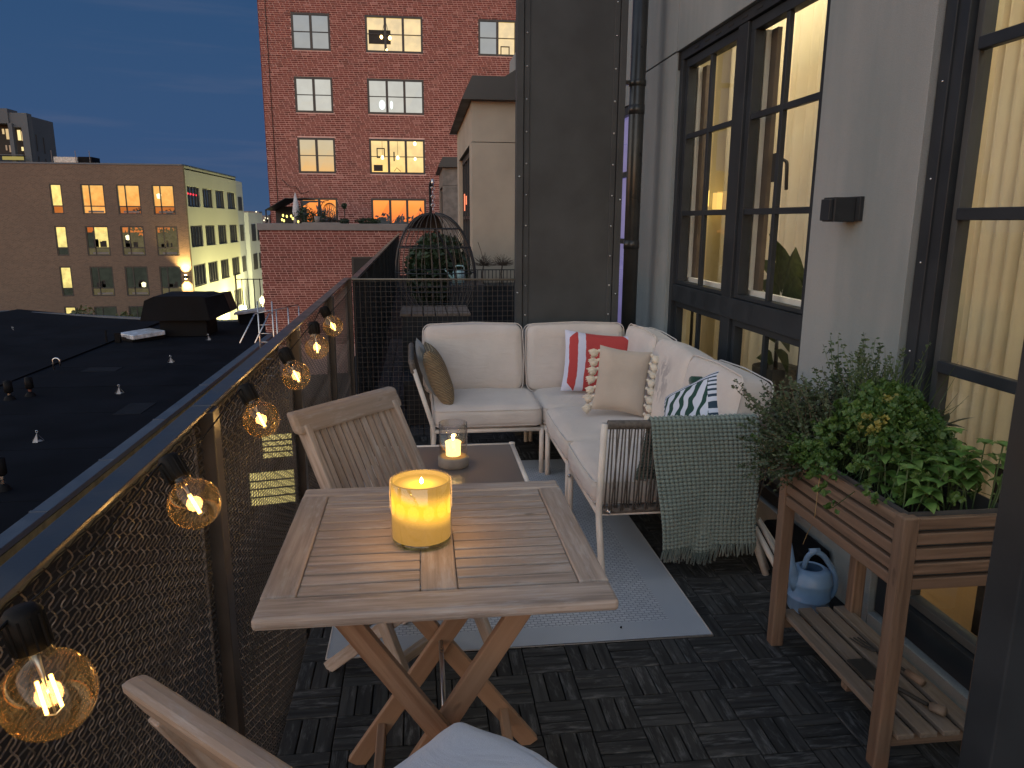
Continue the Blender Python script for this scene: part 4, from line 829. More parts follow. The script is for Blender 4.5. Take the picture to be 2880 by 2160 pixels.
# open door leaf, edge of it at the right picture border
dl = thing('open_door_leaf', 'dark grey balcony door leaf standing open at the right picture edge', 'door', (WX, .96, 0))
m = MB(); m.box(.89, 1.0, .935, 1.0, .05, 2.4); m.box(1.52, 1.63, .935, 1.0, .05, 2.4); m.box(1.0, 1.52, .935, 1.0, .05, .16); m.box(1.0, 1.52, .935, 1.0, 2.3, 2.4); m.build('leaf_frame', fl, dl, .003)
m = MB(); m.add([(1.0, .97, .16), (1.52, .97, .16), (1.52, .97, 2.3), (1.0, .97, 2.3)], [(0, 1, 2, 3)]); m.build('pane', M['glassw'], dl)
m = MB(); m.lathe([(.012, 0), (.012, .02), (.008, .028), (0, .03)], (0, 0, 0), 14, TR((.952, .935, .945), R(90))); m.build('lock_cylinder', M['steel'], dl)
# wall lamp
wl = thing('wall_lamp', 'small black cube wall lamp on the grey pier between window and door', 'wall lamp', (WX, 2.76, 1.5))
m = MB(); m.box(WX-.016, WX, 2.665, 2.80, 1.465, 1.555); m.build('mounting_plate', M['char'], wl, .002)
m = MB(); m.box(WX-.10, WX-.017, 2.69, 2.775, 1.462, 1.552); m.build('lamp_body', M['char'], wl, .003)
m = MB(); m.box(WX-.115, WX-.1005, 2.70, 2.765, 1.466, 1.545); m.build('front_glass', M['framewin'], wl, .002)
# neighbour window glimpsed between screen and pipe
nw = thing('neighbour_window', 'narrow glimpse of a violet lit neighbour window between screen and downpipe', 'window', (WX, 6.3, 0))
frameset(nw, 'frame', WX+.01, WX+.09, 5.63, 6.94, .405, 2.345, .06, fl)
for zc in (1.30, 1.83): m = MB(); m.box(WX+.012, WX+.06, 5.69, 6.88, zc-.02, zc+.02); m.build('glazing_bar', fl, nw)
m = MB(); m.add([(WX+.05, 5.69, .465), (WX+.05, 6.88, .465), (WX+.05, 6.88, 2.285), (WX+.05, 5.69, 2.285)], [(0, 1, 2, 3)]); m.build('pane', litglass('violet_pane', (.36, .32, .70), .6, .05), nw)
# ---- neighbour bays
M['bayroof'] = flat('bay_roof_metal', (.035, .035, .034), .5, 0, .15, 3)
def bay(x, y0, y1, lab, warm):
    b = thing('roof_bay', lab, 'building', (x, y0, 0)); k = y0/9.0
    mt_ = M['stuccowarm'] if warm else flat('grey_bay_render', (.16, .14, .125), .9)
    for (za, zb) in ((-.2, 2.345), (2.353, 2.80)):
        m = MB(); m.box(x, 9.0, y0, y0+.2, za, zb); m.build('front_wall', mt_, b)
    m = MB(); m.box(x, x+.2, y0+.2, y1, 2.36, 2.8); m.box(x, x+.2, y0+.2, y0+.45, -.2, 2.36); m.box(x, x+.2, y1-.5, y1, -.2, 2.36); m.box(x, x+.2, y0+.45, y1-.5, -.2, .1); m.box(x+.2, 9, y1-.2, y1, -.2, 2.8); m.build('side_wall', mt_, b)
    m = MB(); m.box(x+.05, x+.1, y0+.45, y1-.5, .1, .16); m.box(x+.05, x+.1, y0+.45, y1-.5, 2.28, 2.36)
    for q in range(5): yy = y0+.45+(y1-y0-1.0)*q/4.12; m.box(x+.05, x+.1, yy, yy+.06, .16, 2.28)
    for zc in (1.0, 1.5): m.box(x+.055, x+.095, y0+.5, y1-.5, zc-.02, zc+.02)
    f = m.build('window', M['framewin'], b); m = MB(); m.add([(x+.08, y0+.45, .1), (x+.08, y1-.5, .1), (x+.08, y1-.5, 2.36), (x+.08, y0+.45, 2.36)], [(0, 1, 2, 3)]); m.build('pane', litglass('bay_pane', (.10, .08, .05), .5, .25), f)
    m = MB(); m.add([(x-.12, y0-.12, 2.80), (9, y0-.12, 2.80), (9, y0-.12, 3.05), (x-.0, y0-.12, 3.05), (x-.12, y1+.1, 2.80), (x-.0, y1+.1, 3.05), (9, y1+.1, 3.05), (9, y1+.1, 2.8)], [(0, 1, 2, 3), (0, 3, 5, 4), (3, 2, 6, 5), (0, 4, 7, 1), (4, 5, 6, 7)])
    m.build('roof', M['bayroof'], b)
    return b
b1 = bay(.62, 9.0, 12.4, "nearest protruding roof bay with beige rendered front beside the neighbour's terrace", True)
m = MB(); m.prism([(.9, 3.05), (4, 3.05), (4, 5.0)], 1, 9.4, 12.2); m.build('upper_roof', M['bayroof'], b1)
m = MB(); m.lathe([(.012, 0), (0, .03)], (.70, 8.99, 3.0), 6); 
b2 = bay(.62, 20.0, 23.6, 'second roof bay further along with a brown front wall, in front of the brick tower', False)
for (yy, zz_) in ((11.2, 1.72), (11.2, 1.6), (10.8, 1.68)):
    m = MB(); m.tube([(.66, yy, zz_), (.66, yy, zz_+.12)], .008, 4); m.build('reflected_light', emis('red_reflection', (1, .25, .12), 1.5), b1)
# neighbour things
t = thing('neighbour_planter_box', 'long black planter box against the beige bay wall with a light rim', 'planter', (.82, 8.7, 0)); m = MB(); m.box(.55, 1.6, 8.55, 8.95, 0, .735); m.build('box', M['char'], t); m = MB(); m.box(.55, 1.6, 8.97, 8.99, .735, .80); m.build('rim', M['stuccowarm'], t)
t = thing('neighbour_fence', 'fine dark grid fence standing on the neighbour planter box', 'fence', (.82, 8.5, .735)); m = MB(); x = .56
while x < 1.62: m.tube([(x, 8.52, .70), (x, 8.52, .915)], .004, 4); x += .042
m.build('bar', M['char'], t, kind='stuff'); m = MB(); m.tube([(.54, 8.52, .915), (1.64, 8.52, .915)], .005, 4); m.tube([(.54, 8.52, .80), (1.64, 8.52, .80)], .004, 4); m.build('top_rail', M['char'], t)
M['twig'] = flat('twig', (.09, .065, .05), .9)
for i, (x, h) in enumerate(((.73, .20), (.95, .19))):
    t = thing('bare_topiary', ['left small bare ball tree with one long stray twig against the beige wall', 'right small bare ball tree against the beige wall'][i], 'shrub', (x, 8.75, .735), 0, 'bare ball trees in the neighbour planter'); rr = random.Random(40+i)
    m = MB(); m.tube([(x, 8.75, .70), (x-.015, 8.75, .85), (x, 8.75, .95)], .009, 5); m.build('trunk', M['twig'], t); m = MB()
    for k in range(60):
        a = rr.uniform(-.2, math.pi+.2); r1 = rr.uniform(.06, .15); b_ = rr.uniform(-1, 1); p = Vector((x, 8.75, .95)); q = p+Vector((math.cos(a)*r1, .06*b_, math.sin(a)*r1*.9+.02)); m.tube([p, p.lerp(q, .5)+Vector((rr.uniform(-.02, .02), 0, rr.uniform(-.015, .02))), q], [.004, .003, .0015], 3)
    if i == 0: m.tube([(x, 8.75, 1.0), (x-.03, 8.75, 1.12), (x-.065, 8.75, 1.22)], .004, 3)
    m.build('crown', M['twig'], t)
# hanging egg chair
t = thing('hanging_egg_chair', 'dark wire egg shaped hanging chair on a stand on the neighbour balcony', 'chair', (.14, 6.5, 0)); m = MB(); ez = 1.04
def ep(a, b): # a around, b polar
    rr = .315*(math.sin(b)**.85) if 0 < b < math.pi else 0
    z = ez+(.48 if b < 1.57 else .40)*math.cos(b)
    return Vector((.11+rr*math.cos(a)+.10*(1-math.cos(b))*.5*(.4+.6*math.cos(a)), 6.5+rr*math.sin(a)*.9, z))
for k in range(30):
    a = 2*math.pi*k/30; b0 = .12 if not (2.9 < a < 6.6 and 0) else .6
    wob = random.uniform(-.05, .05)
    m.tube([ep(a+wob*math.sin(b*3), b) for b in [b0+(2.75-b0)*i/12 for i in range(13)]], .0032, 4, cap=False)
m.build('wire_rib', M['wire'], t, kind='stuff'); m = MB()
for b in (.75, 1.15, 1.6, 2.0, 2.45): m.tube([ep(2*math.pi*k/28, b) for k in range(28)], .0055, 5, close=True)
m.tube([ep(-.3, b) for b in [.05+2.7*i/14 for i in range(15)]], .012, 6); m.tube([ep(math.pi+.25, b) for b in [.05+2.7*i/14 for i in range(15)]], .009, 6); m.build('ring', M['char'], t)
m = MB(); m.grid(lambda u, v: ep(1.2+1.9*u, .12+.62*v), 10, 5); m.build('cap_weave', M['wire'], t)
m = MB(); m.tube(fillet([(.35, 6.95, .02), (.36, 6.95, .6), (.30, 6.9, 1.1), (.10, 6.75, 1.45), (.095, 6.62, 1.77), (.115, 6.5, 1.78)], .06), .013, 6); m.tube([(-.1, 6.8, .02), (.35, 6.95, .3), (.6, 6.8, .02)], .014, 5); m.build('stand', M['char'], t)
m = MB()
for k in range(6): m.tube(arc((.115, 6.5, 1.55+.035*k), .014, 0, 6.283, 8, (1, 0, 0) if k % 2 else (0, 1, 0)), .0035, 4)
m.tube([(.115, 6.5, 1.74), (.115, 6.5, 1.80)], .012, 6); m.build('chain', M['steel'], t)
rr = random.Random(9)
t = thing('neighbour_bush', 'dark leafy potted bush behind the hanging chair', 'shrub', (.25, 7.9, 0)); m = MB(); blobleaf(m, (.18, 7.95, .92), .32, .3, .40, 3600, .036, rr); m.build('foliage', M['darkleaf'], t); m = MB(); m.lathe([(0, .0), (.16, 0), (.2, .45), (0, .45)], (.25, 7.95, 0), 14); m.tube([(.25, 7.95, .4), (.22, 7.95, .9)], .02, 5); m.build('pot', M['char'], t)
t = thing('neighbour_watering_can', 'pale mint watering can standing behind the hanging chair', 'watering can', (.42, 7.3, .86)); M['mint'] = flat('mint_plastic', (.33, .50, .50), .45, 0, .08)
m = MB(); m.lathe([(0, 0), (.062, 0), (.058, .10), (.05, .125), (.035, .13)], (.37, 7.35, .865), 18); m.build('body', M['mint'], t); m = MB(); m.tube([(.32, 7.35, .885), (.27, 7.35, .95), (.235, 7.35, 1.0)], [.014, .009, .007], 8); m.build('spout', M['mint'], t)
m = MB(); m.tube(fillet([(.33, 7.35, .98), (.335, 7.35, 1.03), (.42, 7.35, 1.03), (.43, 7.35, .90)], .025), .007, 6); m.build('handle', M['mint'], t)
m = MB(); m.box(.28, .60, 7.1, 7.6, 0, .862); tag(m.build('plant_stand', M['char']), 'dark stand carrying the mint watering can on the neighbour balcony', 'stand')
t = thing('neighbour_storage_table', 'dark storage box table with a top of weathered grey boards on the neighbour balcony', 'table', (.1, 6.0, 0)); m = MB(); m.box(-.15, .37, 5.78, 6.3, .02, .735); m.build('box', M['char'], t)
for k in range(6): m = MB(); x = -.165+k*.092; m.box(x, x+.084, 5.76, 6.32, .738, .758); m.build('board', M['oldwood'], t, .002, label='lighter tan board of the table top' if k < 2 else None)
t = thing('neighbour_grey_crate', 'low black crate on the neighbour floor below the storage table', 'crate', (.0, 5.5, 0)); m = MB(); m.box(-.12, .5, 5.3, 5.7, .0, .30); m.box(-.14, .52, 5.28, 5.72, .30, .33); m.build('crate_body', M['char'], t)
m = MB()
for i in range(14):
    for j in range(44):
        x = -.40+i*.1; y = 5.05+j*.1; m.box(x+.004, x+.096, y+.004, y+.096, -.0235, -.004+random.uniform(-.002, .002))
o = m.build('neighbour_floor', wood('neighbour_floor_tile', (.04, .04, .042), (.09, .09, .095), (.05, .05, .055), .7, 1, (.13, .13, .14))); struct(o)
# ================================================================ furniture
def cushion(m, cx, cy, cz, M4=None, r=.045, puff=.018, n=12, wr=.004, seed=0, seam=None):
    """rounded puffy cushion of size cx*cy*cz centred on the origin"""
    h = Vector((cx/2, cy/2, cz/2)); nn = [n, n, max(4, n//2)]
    def pt(p):
        q = Vector([max(-h[i]+r, min(h[i]-r, p[i])) for i in range(3)]); d = p-q
        if d.length > 1e-6: d = d.normalized()*r
        o = q+d; u = [p[i]/h[i] for i in range(3)]
        for ax in range(3):
            a, b = (ax+1) % 3, (ax+2) % 3
            if abs(u[ax]) > .98: o[ax] += math.copysign(puff*(1-u[a]**2)*(1-u[b]**2)*(1 if ax == 2 or cz > .15 else .5), u[ax])
        w_ = noise.noise(o*7+Vector((seed*3.1, 0, 0)))*wr+noise.noise(Vector((o.x*22, o.y*22, o.z*9+seed)))*wr*.5
        return o+o.normalized()*w_
    for ax in range(3):
        a, b = (ax+1) % 3, (ax+2) % 3
        def steps(k):
            N_ = nn[k]*2; e = [-1+2*i/N_ for i in range(N_+1)]
            return e
        for sgn in (-1, 1):
            sa, sb = steps(a), steps(b); vs = []
            for tb in sb:
                for ta in sa:
                    p = Vector((0, 0, 0)); p[ax] = sgn*h[ax]; p[a] = ta*h[a]; p[b] = tb*h[b]; vs.append(pt(p))
            na = len(sa); fs = []
            for j in range(len(sb)-1):
                for i in range(na-1):
                    f = (j*na+i, j*na+i+1, (j+1)*na+i+1, (j+1)*na+i); fs.append(f if sgn > 0 else f[::-1])
            tcs = [tuple(v) for v in vs]
            if M4: vs = [M4 @ v for v in vs]
            m.add(vs, fs, tcs, True)
    if seam:
        for z in seam:
            pts = []
            q = h-Vector((r, r, 0))
            for (sx, sy, a0) in ((1, 1, 0), (-1, 1, 1), (-1, -1, 2), (1, -1, 3)):
                for k in range(5):
                    a = (a0+k/4)*math.pi/2; pts.append(Vector((sx*q.x+math.cos(a)*(r*.93), sy*q.y+math.sin(a)*(r*.93), z)))
            pts2 = []
            for i in range(len(pts)): pts2 += [pts[i].lerp(pts[(i+1) % len(pts)], t) for t in (0, .5)]
            vs = []
            for p in pts2:
                u = (p.x/h.x, p.y/h.y)
                p = p+Vector((math.copysign(puff*.5*(1-u[1]**2)*(1-(z/h.z)**2), p.x) if abs(u[0]) > .9 else 0, math.copysign(puff*.5*(1-u[0]**2)*(1-(z/h.z)**2), p.y) if abs(u[1]) > .9 else 0, 0)); vs.append(M4 @ p if M4 else p)
            m.tube(vs, .0032, 5, close=True)
def _mk(name, parent, loc, size, rx=0, ry=0, rz=0, mat_='sofa', puff=.018, r=.045, seam=None, seed=0, wr=.004):
    m = MB(); cushion(m, *size, TR(loc, rx, ry, rz), r, puff, seed=seed, seam=seam, wr=wr); return m.build(name, M[mat_], parent)
def mk_cushion(name, parent, loc, size, rx=0, ry=0, rz=0, **k):
    o = _mk(name, parent, loc, size, rx, ry, rz, **k)
    if name == 'back_cushion':      # piped seam round the front and back edge
        m = MB(); Q = TR(loc, rx, ry, rz); h = Vector(size)/2; ax = 1 if size[1] < size[0] else 0; o_ = 1-ax; r = .036
        for s in (-1, 1):
            pts = []
            for (sa, sb, a0) in ((1, 1, 0), (-1, 1, 1), (-1, -1, 2), (1, -1, 3)):
                for i in range(5):
                    a = (a0+i/4)*math.pi/2; p = Vector((0, 0, 0)); p[ax] = s*(h[ax]-.020); p[o_] = sa*(h[o_]-r)+math.cos(a)*(r+.0035); p[2] = sb*(h[2]-r)+math.sin(a)*(r+.0035); pts.append(p)
            pts = [pts[i].lerp(pts[(i+1) % 20], t) for i in range(20) for t in (0, .5)]
            pts = [p+Vector([math.copysign(.012*(1-min(1, abs(p[2]/h[2]))**2), p[q]) if q == o_ and abs(p[o_]) > h[o_]*.9 else (math.copysign(.012*(1-min(1, abs(p[o_]/h[o_]))**2), p[2]) if q == 2 and abs(p[2]) > h[2]*.9 else 0) for q in range(3)]) for p in pts]
            m.tube([Q @ p for p in pts], .0034, 5, close=True)
        m.build('piping', M['sofa'], o)
    return o
CR = M['cream']; FZ = .272
def tubes(name, parent, lst, r=.0125, mat_=CR, n=10):
    m = MB()
    for pts in lst: m.tube(pts, r, n)
    return m.build(name, mat_, parent)
def module(lab, x0, x1, y0, y1, legs, back=None):
    s = thing('sofa_section', lab, 'sofa', ((x0+x1)/2, (y0+y1)/2, 0), 0, 'sections of the outdoor corner sofa')
    for (x, y) in legs: tubes('leg', s, [[(x, y, .0), (x, y, FZ+.008)]], .0135)
    for pts in ([(x0, y0, FZ), (x1, y0, FZ)], [(x0, y1, FZ), (x1, y1, FZ)], [(x0, y0, FZ), (x0, y1, FZ)], [(x1, y0, FZ), (x1, y1, FZ)]): tubes('frame_rail', s, [pts])
    m = MB()
    for k in range(9): y = y0+(y1-y0)*(k+.5)/9; m.box(x0, x1, y-.012, y+.012, FZ+.004, FZ+.009)
    m.build('seat_webbing', M['rope'], s)
    return s
SZ = .35
A = module('left end section of the pale outdoor sofa, with a rope arm beside the divider', .055, .69, 4.147, 4.80, [(.684, 4.147), (.684, 4.80), (.055, 4.80)])
B = module('corner section of the pale outdoor sofa in front of the privacy screen', .712, 1.40, 4.12, 4.80, [(.716, 4.805), (1.40, 4.80), (.716, 4.125)])
Cc = module('middle section of the right sofa run, under the window, with the stained back cushion', .715, 1.40, 3.505, 4.10, [(.715, 4.103), (.715, 3.505), (1.40, 3.505), (1.40, 4.10)])
D = module('nearest section of the right sofa run, with the rope arm carrying the green blanket', .715, 1.40, 2.85, 3.435, [(.715, 3.435), (1.40, 3.435)])
mk_cushion('seat_cushion', A, (.372, 4.465, SZ), (.63, .68, .13), seam=(.045, -.045), seed=1)
mk_cushion('seat_cushion', B, (1.035, 4.475, SZ), (.68, .70, .13), seam=(.045, -.045), seed=2)
mk_cushion('seat_cushion', Cc, (1.045, 3.795, SZ), (.70, .645, .13), seam=(.045, -.045), seed=3)
mk_cushion('seat_cushion', D, (1.045, 3.165, SZ), (.70, .585, .13), seam=(.045, -.045), seed=4)
bc = dict(puff=.014, r=.042, wr=.006)
mk_cushion('back_cushion', A, (.318, 4.66, .608), (.61, .165, .415), rx=R(-9), seed=5, **bc)
mk_cushion('back_cushion', B, (.972, 4.665, .603), (.62, .165, .415), rx=R(-9), seed=6, **bc)
mk_cushion('back_cushion', B, (1.325, 4.28, .602), (.165, .56, .43), ry=R(11), seed=7, **bc)
m = MB(); cushion(m, .17, .57, .43, TR((1.325, 3.70, .606), 0, R(12), R(-2)), .042, .014, seed=8, wr=.006); m.build('back_cushion', M['sofastain'], Cc, label='back cushion with a dark wet stain')
mk_cushion('back_cushion', D, (1.325, 3.135, .606), (.175, .565, .43), ry=R(12), rz=R(1.5), seed=9, **bc)
# rope arms and backs
def wrapped(name, parent, pts, r=.017, pitch=.0055):
    m = MB(); pts = [Vector(p) for p in pts]; ln = sum((pts[i+1]-pts[i]).length for i in range(len(pts)-1)); k = int(ln/pitch); out = []; rs = []
    seg = [(pts[i+1]-pts[i]).length for i in range(len(pts)-1)]
    for i in range(k*2+1):
        d = ln*i/(k*2); j = 0
        while j < len(seg)-1 and d > seg[j]: d -= seg[j]; j += 1
        out.append(pts[j].lerp(pts[j+1], min(1, d/seg[j]))); rs.append(r*(1 if i % 2 else .90))
    m.tube(out, rs, 10); return m.build(name, M['rope'], parent)
# near arm
tubes('arm_post', D, [fillet([(.715, 2.745, .0), (.715, 2.85, .272), (.715, 2.795, .672)], .04)], .0145)
tubes('arm_post', D, [fillet([(1.425, 2.755, .0), (1.335, 2.85, .30), (1.402, 2.795, .655)], .05)], .0145)
tubes('rear_leg', D, [[(1.45, 2.80, 0), (1.37, 2.90, .27)]], .0135)
wrapped('arm_rest', D, [(.728, 2.795, .668), (1.392, 2.795, .652)], .0195)
wrapped('arm_lower_rail', D, [(.728, 2.848, .285), (1.335, 2.85, .285)], .0185)
m = MB(); nR = 26
for k in range(nR):
    x = .742+k*.0255; m.tube([(x, 2.800, .655), (x+(.010 if k % 2 else -.006), 2.838, .29)], .0036, 5)
    m.tube([(x+.006, 2.783, .655), (x+(-.006 if k % 2 else .010), 2.826, .29)], .0036, 5)
m.build('rope_lattice', M['rope'], D, kind='stuff')
m = MB(); m.lathe([(.012, 0), (.012, .006), (.005, .007), (.005, .016), (0, .018)], (0, 0, 0), 8, TR((.755, 2.833, .285), R(90))); m.build('bolt', M['steel'], D)
m = MB(); m.lathe([(.009, 0), (.009, .006), (.004, .007), (.004, .012), (0, .014)], (0, 0, 0), 8, TR((.70, 3.40, .245), R(90))); m.build('bolt', M['steel'], D)
# left arm of section A
tubes('arm_post', A, [fillet([(.03, 4.147, 0), (.062, 4.147, .27), (-.05, 4.147, .64)], .05)], .0135)
wrapped('arm_rest', A, fillet([(-.05, 4.15, .62), (-.062, 4.15, .68), (-.07, 4.78, .675)], .03), .0175)
m = MB()
for k in range(24): y = 4.18+k*.025; m.tube([(-.06, y, .67), (.05, y+.006, .285)], .0027, 4)
m.build('rope_lattice', M['rope'], A, kind='stuff')
# backrest tubes
for (s_, pts) in ((A, [(.055, 4.80, .27), (.055, 4.87, .68)]), (A, [(.64, 4.80, .27), (.64, 4.845, .70)]), (B, [(.662, 4.79, .27), (.662, 4.70, .66)]), (D, [(1.40, 3.43, .27), (1.47, 3.43, .66)])): tubes('back_post', s_, [pts])
wrapped('back_rail', A, [(.06, 4.87, .68), (.64, 4.87, .68)]); wrapped('back_rail', B, [(.72, 4.87, .68), (1.42, 4.87, .68)]); wrapped('back_rail', Cc, [(1.47, 3.5, .68), (1.47, 4.1, .68)]); wrapped('back_rail', D, [(1.465, 2.80, .655), (1.47, 3.43, .68)])
m = MB()
for k in range(24): y = 2.83+k*.025; m.tube([(1.468, y, .66), (1.40, y+.006, .285)], .0027, 4)
m.build('rope_lattice', M['rope'], D, kind='stuff')

# ---- throw pillows
def pillow(m, W_, H_, T, M4, n=22, pin=.07, seed=0, sag=0):
    for sg in (1, -1):
        def fn(u, v):
            a = 2*u-1; b = 2*v-1
            x = a*W_/2*(1-pin*(1-b*b)*abs(a)**3); y = b*H_/2*(1-pin*(1-a*a)*abs(b)**3)
            th = T/2*((1-a**4)*(1-b**4))**.55*(.82+.18*(1-a*a)*(1-b*b))
            w_ = noise.noise(Vector((x*9+seed, y*9, sg)))*.006*(1-max(abs(a), abs(b))**6)
            return M4 @ Vector((x, y, sg*(th+w_)+sag*(a*a+b*b)))
        b0 = len(m.f); m.grid(fn, n, n, lambda u, v: ((2*u-1)*W_/2, (2*v-1)*H_/2, sg*.05))
        if sg < 0: m.f[b0:] = [f[::-1] for f in m.f[b0:]]
def frame3(o, xv, yv):
    x = Vector(xv).normalized(); y = Vector(yv); y = (y-x*y.dot(x)).normalized(); z = x.cross(y); Q = Matrix((x, y, z)).transposed().to_4x4(); Q.translation = o; return Q
# red pillow: local x to the right, y up
g = G('red_white_cloth'); v = g.tc(); sx = g.n('ShaderNodeSeparateXYZ', {0: v}); wob = g.mt('MULTIPLY', g.mt('SUBTRACT', g.noise(v, 9, 2), .5), .03); xx = g.mt('ADD', sx.outputs[0], wob)
def band(x, a, b): return g.mt('MULTIPLY', g.mt('GREATER_THAN', x, a), g.mt('LESS_THAN', x, b))
f1 = g.mt('ADD', band(xx, -.140, -.092), g.mt('LESS_THAN', xx, -.195), clamp=True); f1 = g.mt('ADD', f1, g.mt('GREATER_THAN', xx, .175), clamp=True)
cr = g.mt('GREATER_THAN', g.mt('ADD', g.mt('ABSOLUTE', sx.outputs[0]), g.mt('ABSOLUTE', sx.outputs[1])), .335); f1 = g.mt('ADD', f1, cr, clamp=True)
col = g.mix(f1, (.44, .045, .045), (.60, .64, .80)); th = g.noise(v, 700, 2); M['redcloth'] = g.out(g.pbr(g.mix(g.mr(th, .3, .7, 0, .2), col, (.2, .1, .1)), .9, 0, g.bump(g.noise(v, 20, 4), .3, .006)))
p1 = frame3((1.07, 4.40, .607), (.43, -.02, -.045), (.075, .12, .36)); m = MB(); pillow(m, .44, .38, .12, p1, seed=1)
tag(m.build('red_striped_pillow', M['redcloth']), 'red throw pillow with white stripes leaning in the sofa corner', 'pillow')
# beige pillow with tassels
p2o = Vector((1.068, 3.84, .618)); p2 = frame3(p2o, (.30, -.08, -.035), (.12, .10, .31))
bp = thing('tasselled_pillow', 'beige linen throw pillow edged with cream wool tassels', 'pillow', (1.08, 4.0, .43)); m = MB(); pillow(m, .285, .36, .12, p2, seed=4); m.build('cover', M['linen'], bp)
rr = random.Random(21)
def tassel(p, d, L_=.056, r=.023):
    m = MB(); d = Vector(d).normalized(); Q = frame3(p, d.orthogonal(), d.cross(d.orthogonal()).normalized()); 
    z = d; x = z.orthogonal().normalized(); y = z.cross(x); Q = Matrix((x, y, z)).transposed().to_4x4(); Q.translation = p
    m.lathe([(0, -.002), (.008, .002), (.010, .009), (.006, .014), (.008, .018), (r*.8, .028), (r, L_), (0, L_*.93)], (0, 0, 0), 12, Q)
    for k in range(22):
        a = rr.random()*6.283; q = rr.uniform(.75, 1.12)*r; m.tube([Q @ Vector((.006*math.cos(a), .006*math.sin(a), .014)), Q @ Vector((q*.9*math.cos(a), q*.9*math.sin(a), .03)), Q @ Vector((q*math.cos(a+.2), q*math.sin(a+.2), L_*rr.uniform(1, 1.15)))], .0018, 3)
    m.build('tassel', M['tassel'], bp)
g_dn = Vector((0, 0, -1))
for k in range(8): b = 1-2*(k+.3)/7.6; tassel(p2 @ Vector((.138*(1-.06*(1-b*b)), b*.175, .02)), (g_dn*.75+(p2.to_3x3() @ Vector((.9, 0, .25)))+Vector((rr.uniform(-.3, .3), rr.uniform(-.3, .3), 0))))
for k in range(7): b = 1-2*(k+.5)/7; tassel(p2 @ Vector((-.138*(1-.06*(1-b*b)), b*.175, .0)), (g_dn*.6+(p2.to_3x3() @ Vector((-.9, 0, .1)))+Vector((rr.uniform(-.3, .3), rr.uniform(-.3, .3), 0))))
# green / white striped pillow
g = G('green_white_cloth'); v = g.tc(); sx = g.n('ShaderNodeSeparateXYZ', {0: v}); wv = g.n('ShaderNodeTexWave', {'Vector': g.n('ShaderNodeMapping', {'Vector': v, 'Rotation': (0, 0, R(24)), 'Scale': (1, 1, 1)}).outputs[0], 'Scale': 5.2, 'Distortion': 2.2, 'Detail': 0, 'Detail Scale': 4}, wave_type='BANDS', bands_direction='X').outputs[1]
thin = g.n('ShaderNodeTexWave', {'Vector': v, 'Scale': 16, 'Distortion': 1.2, 'Detail': 0}, wave_type='RINGS').outputs[1]
bk = g.mt('GREATER_THAN', wv, .50); col = g.mix(bk, (.55, .60, .70), (.012, .055, .045)); edge = g.mt('GREATER_THAN', g.mt('MAXIMUM', g.mt('ABSOLUTE', sx.outputs[0]), g.mt('ABSOLUTE', sx.outputs[1])), .135)
col = g.mix(g.mt('MULTIPLY', edge, 1), col, g.mix(g.mt('GREATER_THAN', thin, .62), (.55, .60, .70), (.02, .045, .075))); M['greencloth'] = g.out(g.pbr(col, .9, 0, g.bump(g.noise(v, 18, 4), .35, .006)))
gp = thing('green_striped_pillow', 'dark green and white patterned throw pillow with a knotted green band', 'pillow', (1.20, 3.08, .43)); p3 = frame3((1.205, 3.09, .60), (.40, -.62, .45), (.10, .60, .62)); m = MB(); pillow(m, .37, .37, .16, p3, seed=9); m.build('cover', M['greencloth'], gp)
M['greenband'] = fabric('green_band', (.012, .06, .045), 300, .1, .5); m = MB()
m.tube([p3 @ Vector(q) for q in ((-.02, .02, -.10), (.00, .075, -.096), (.02, .12, -.075), (.03, .165, -.045), (.035, .19, -.01), (.03, .165, .04))], [.016, .026, .034, .030, .016, .024], 10); m.build('knotted_band', M['greenband'], gp)
# knitted pillow at left
g = G('straw_knit'); v = g.tc(); sx = g.n('ShaderNodeSeparateXYZ', {0: v}); rows = g.mt('SINE', g.mt('MULTIPLY', g.mt('ADD', sx.outputs[1], g.mt('MULTIPLY', g.noise(v, 30, 3), .006)), 700)); nz = g.noise(g.tc((20, 160, 1)), 1, 3)
col = g.mix(g.mr(rows, -1, 1), (.16, .115, .07), (.44, .33, .19)); col = g.mix(g.mr(nz, .4, .7, 0, .6), col, (.22, .17, .11)); M['knit'] = g.out(g.pbr(col, .95, 0, g.bump(g.mt('ADD', rows, nz), .8, .004)))
kp = thing('knitted_pillow', 'straw coloured knitted throw pillow leaning on the left sofa arm', 'pillow', (.12, 4.35, .43)); p4 = frame3((.088, 4.36, .565), (-.02, .36, .0), (-.12, -.03, .33)); m = MB(); pillow(m, .36, .37, .13, p4, seed=14); m.build('cover', M['knit'], kp)
m = MB(); p5 = frame3((.02, 4.43, .60), (-.02, .36, .0), (-.10, -.0, .33)); pillow(m, .34, .32, .07, p5, seed=15); tag(m.build('grey_pillow', fabric('grey_cloth', (.14, .16, .17), 300, .2, .6)), 'dark grey thin pillow tucked behind the knitted pillow', 'pillow')

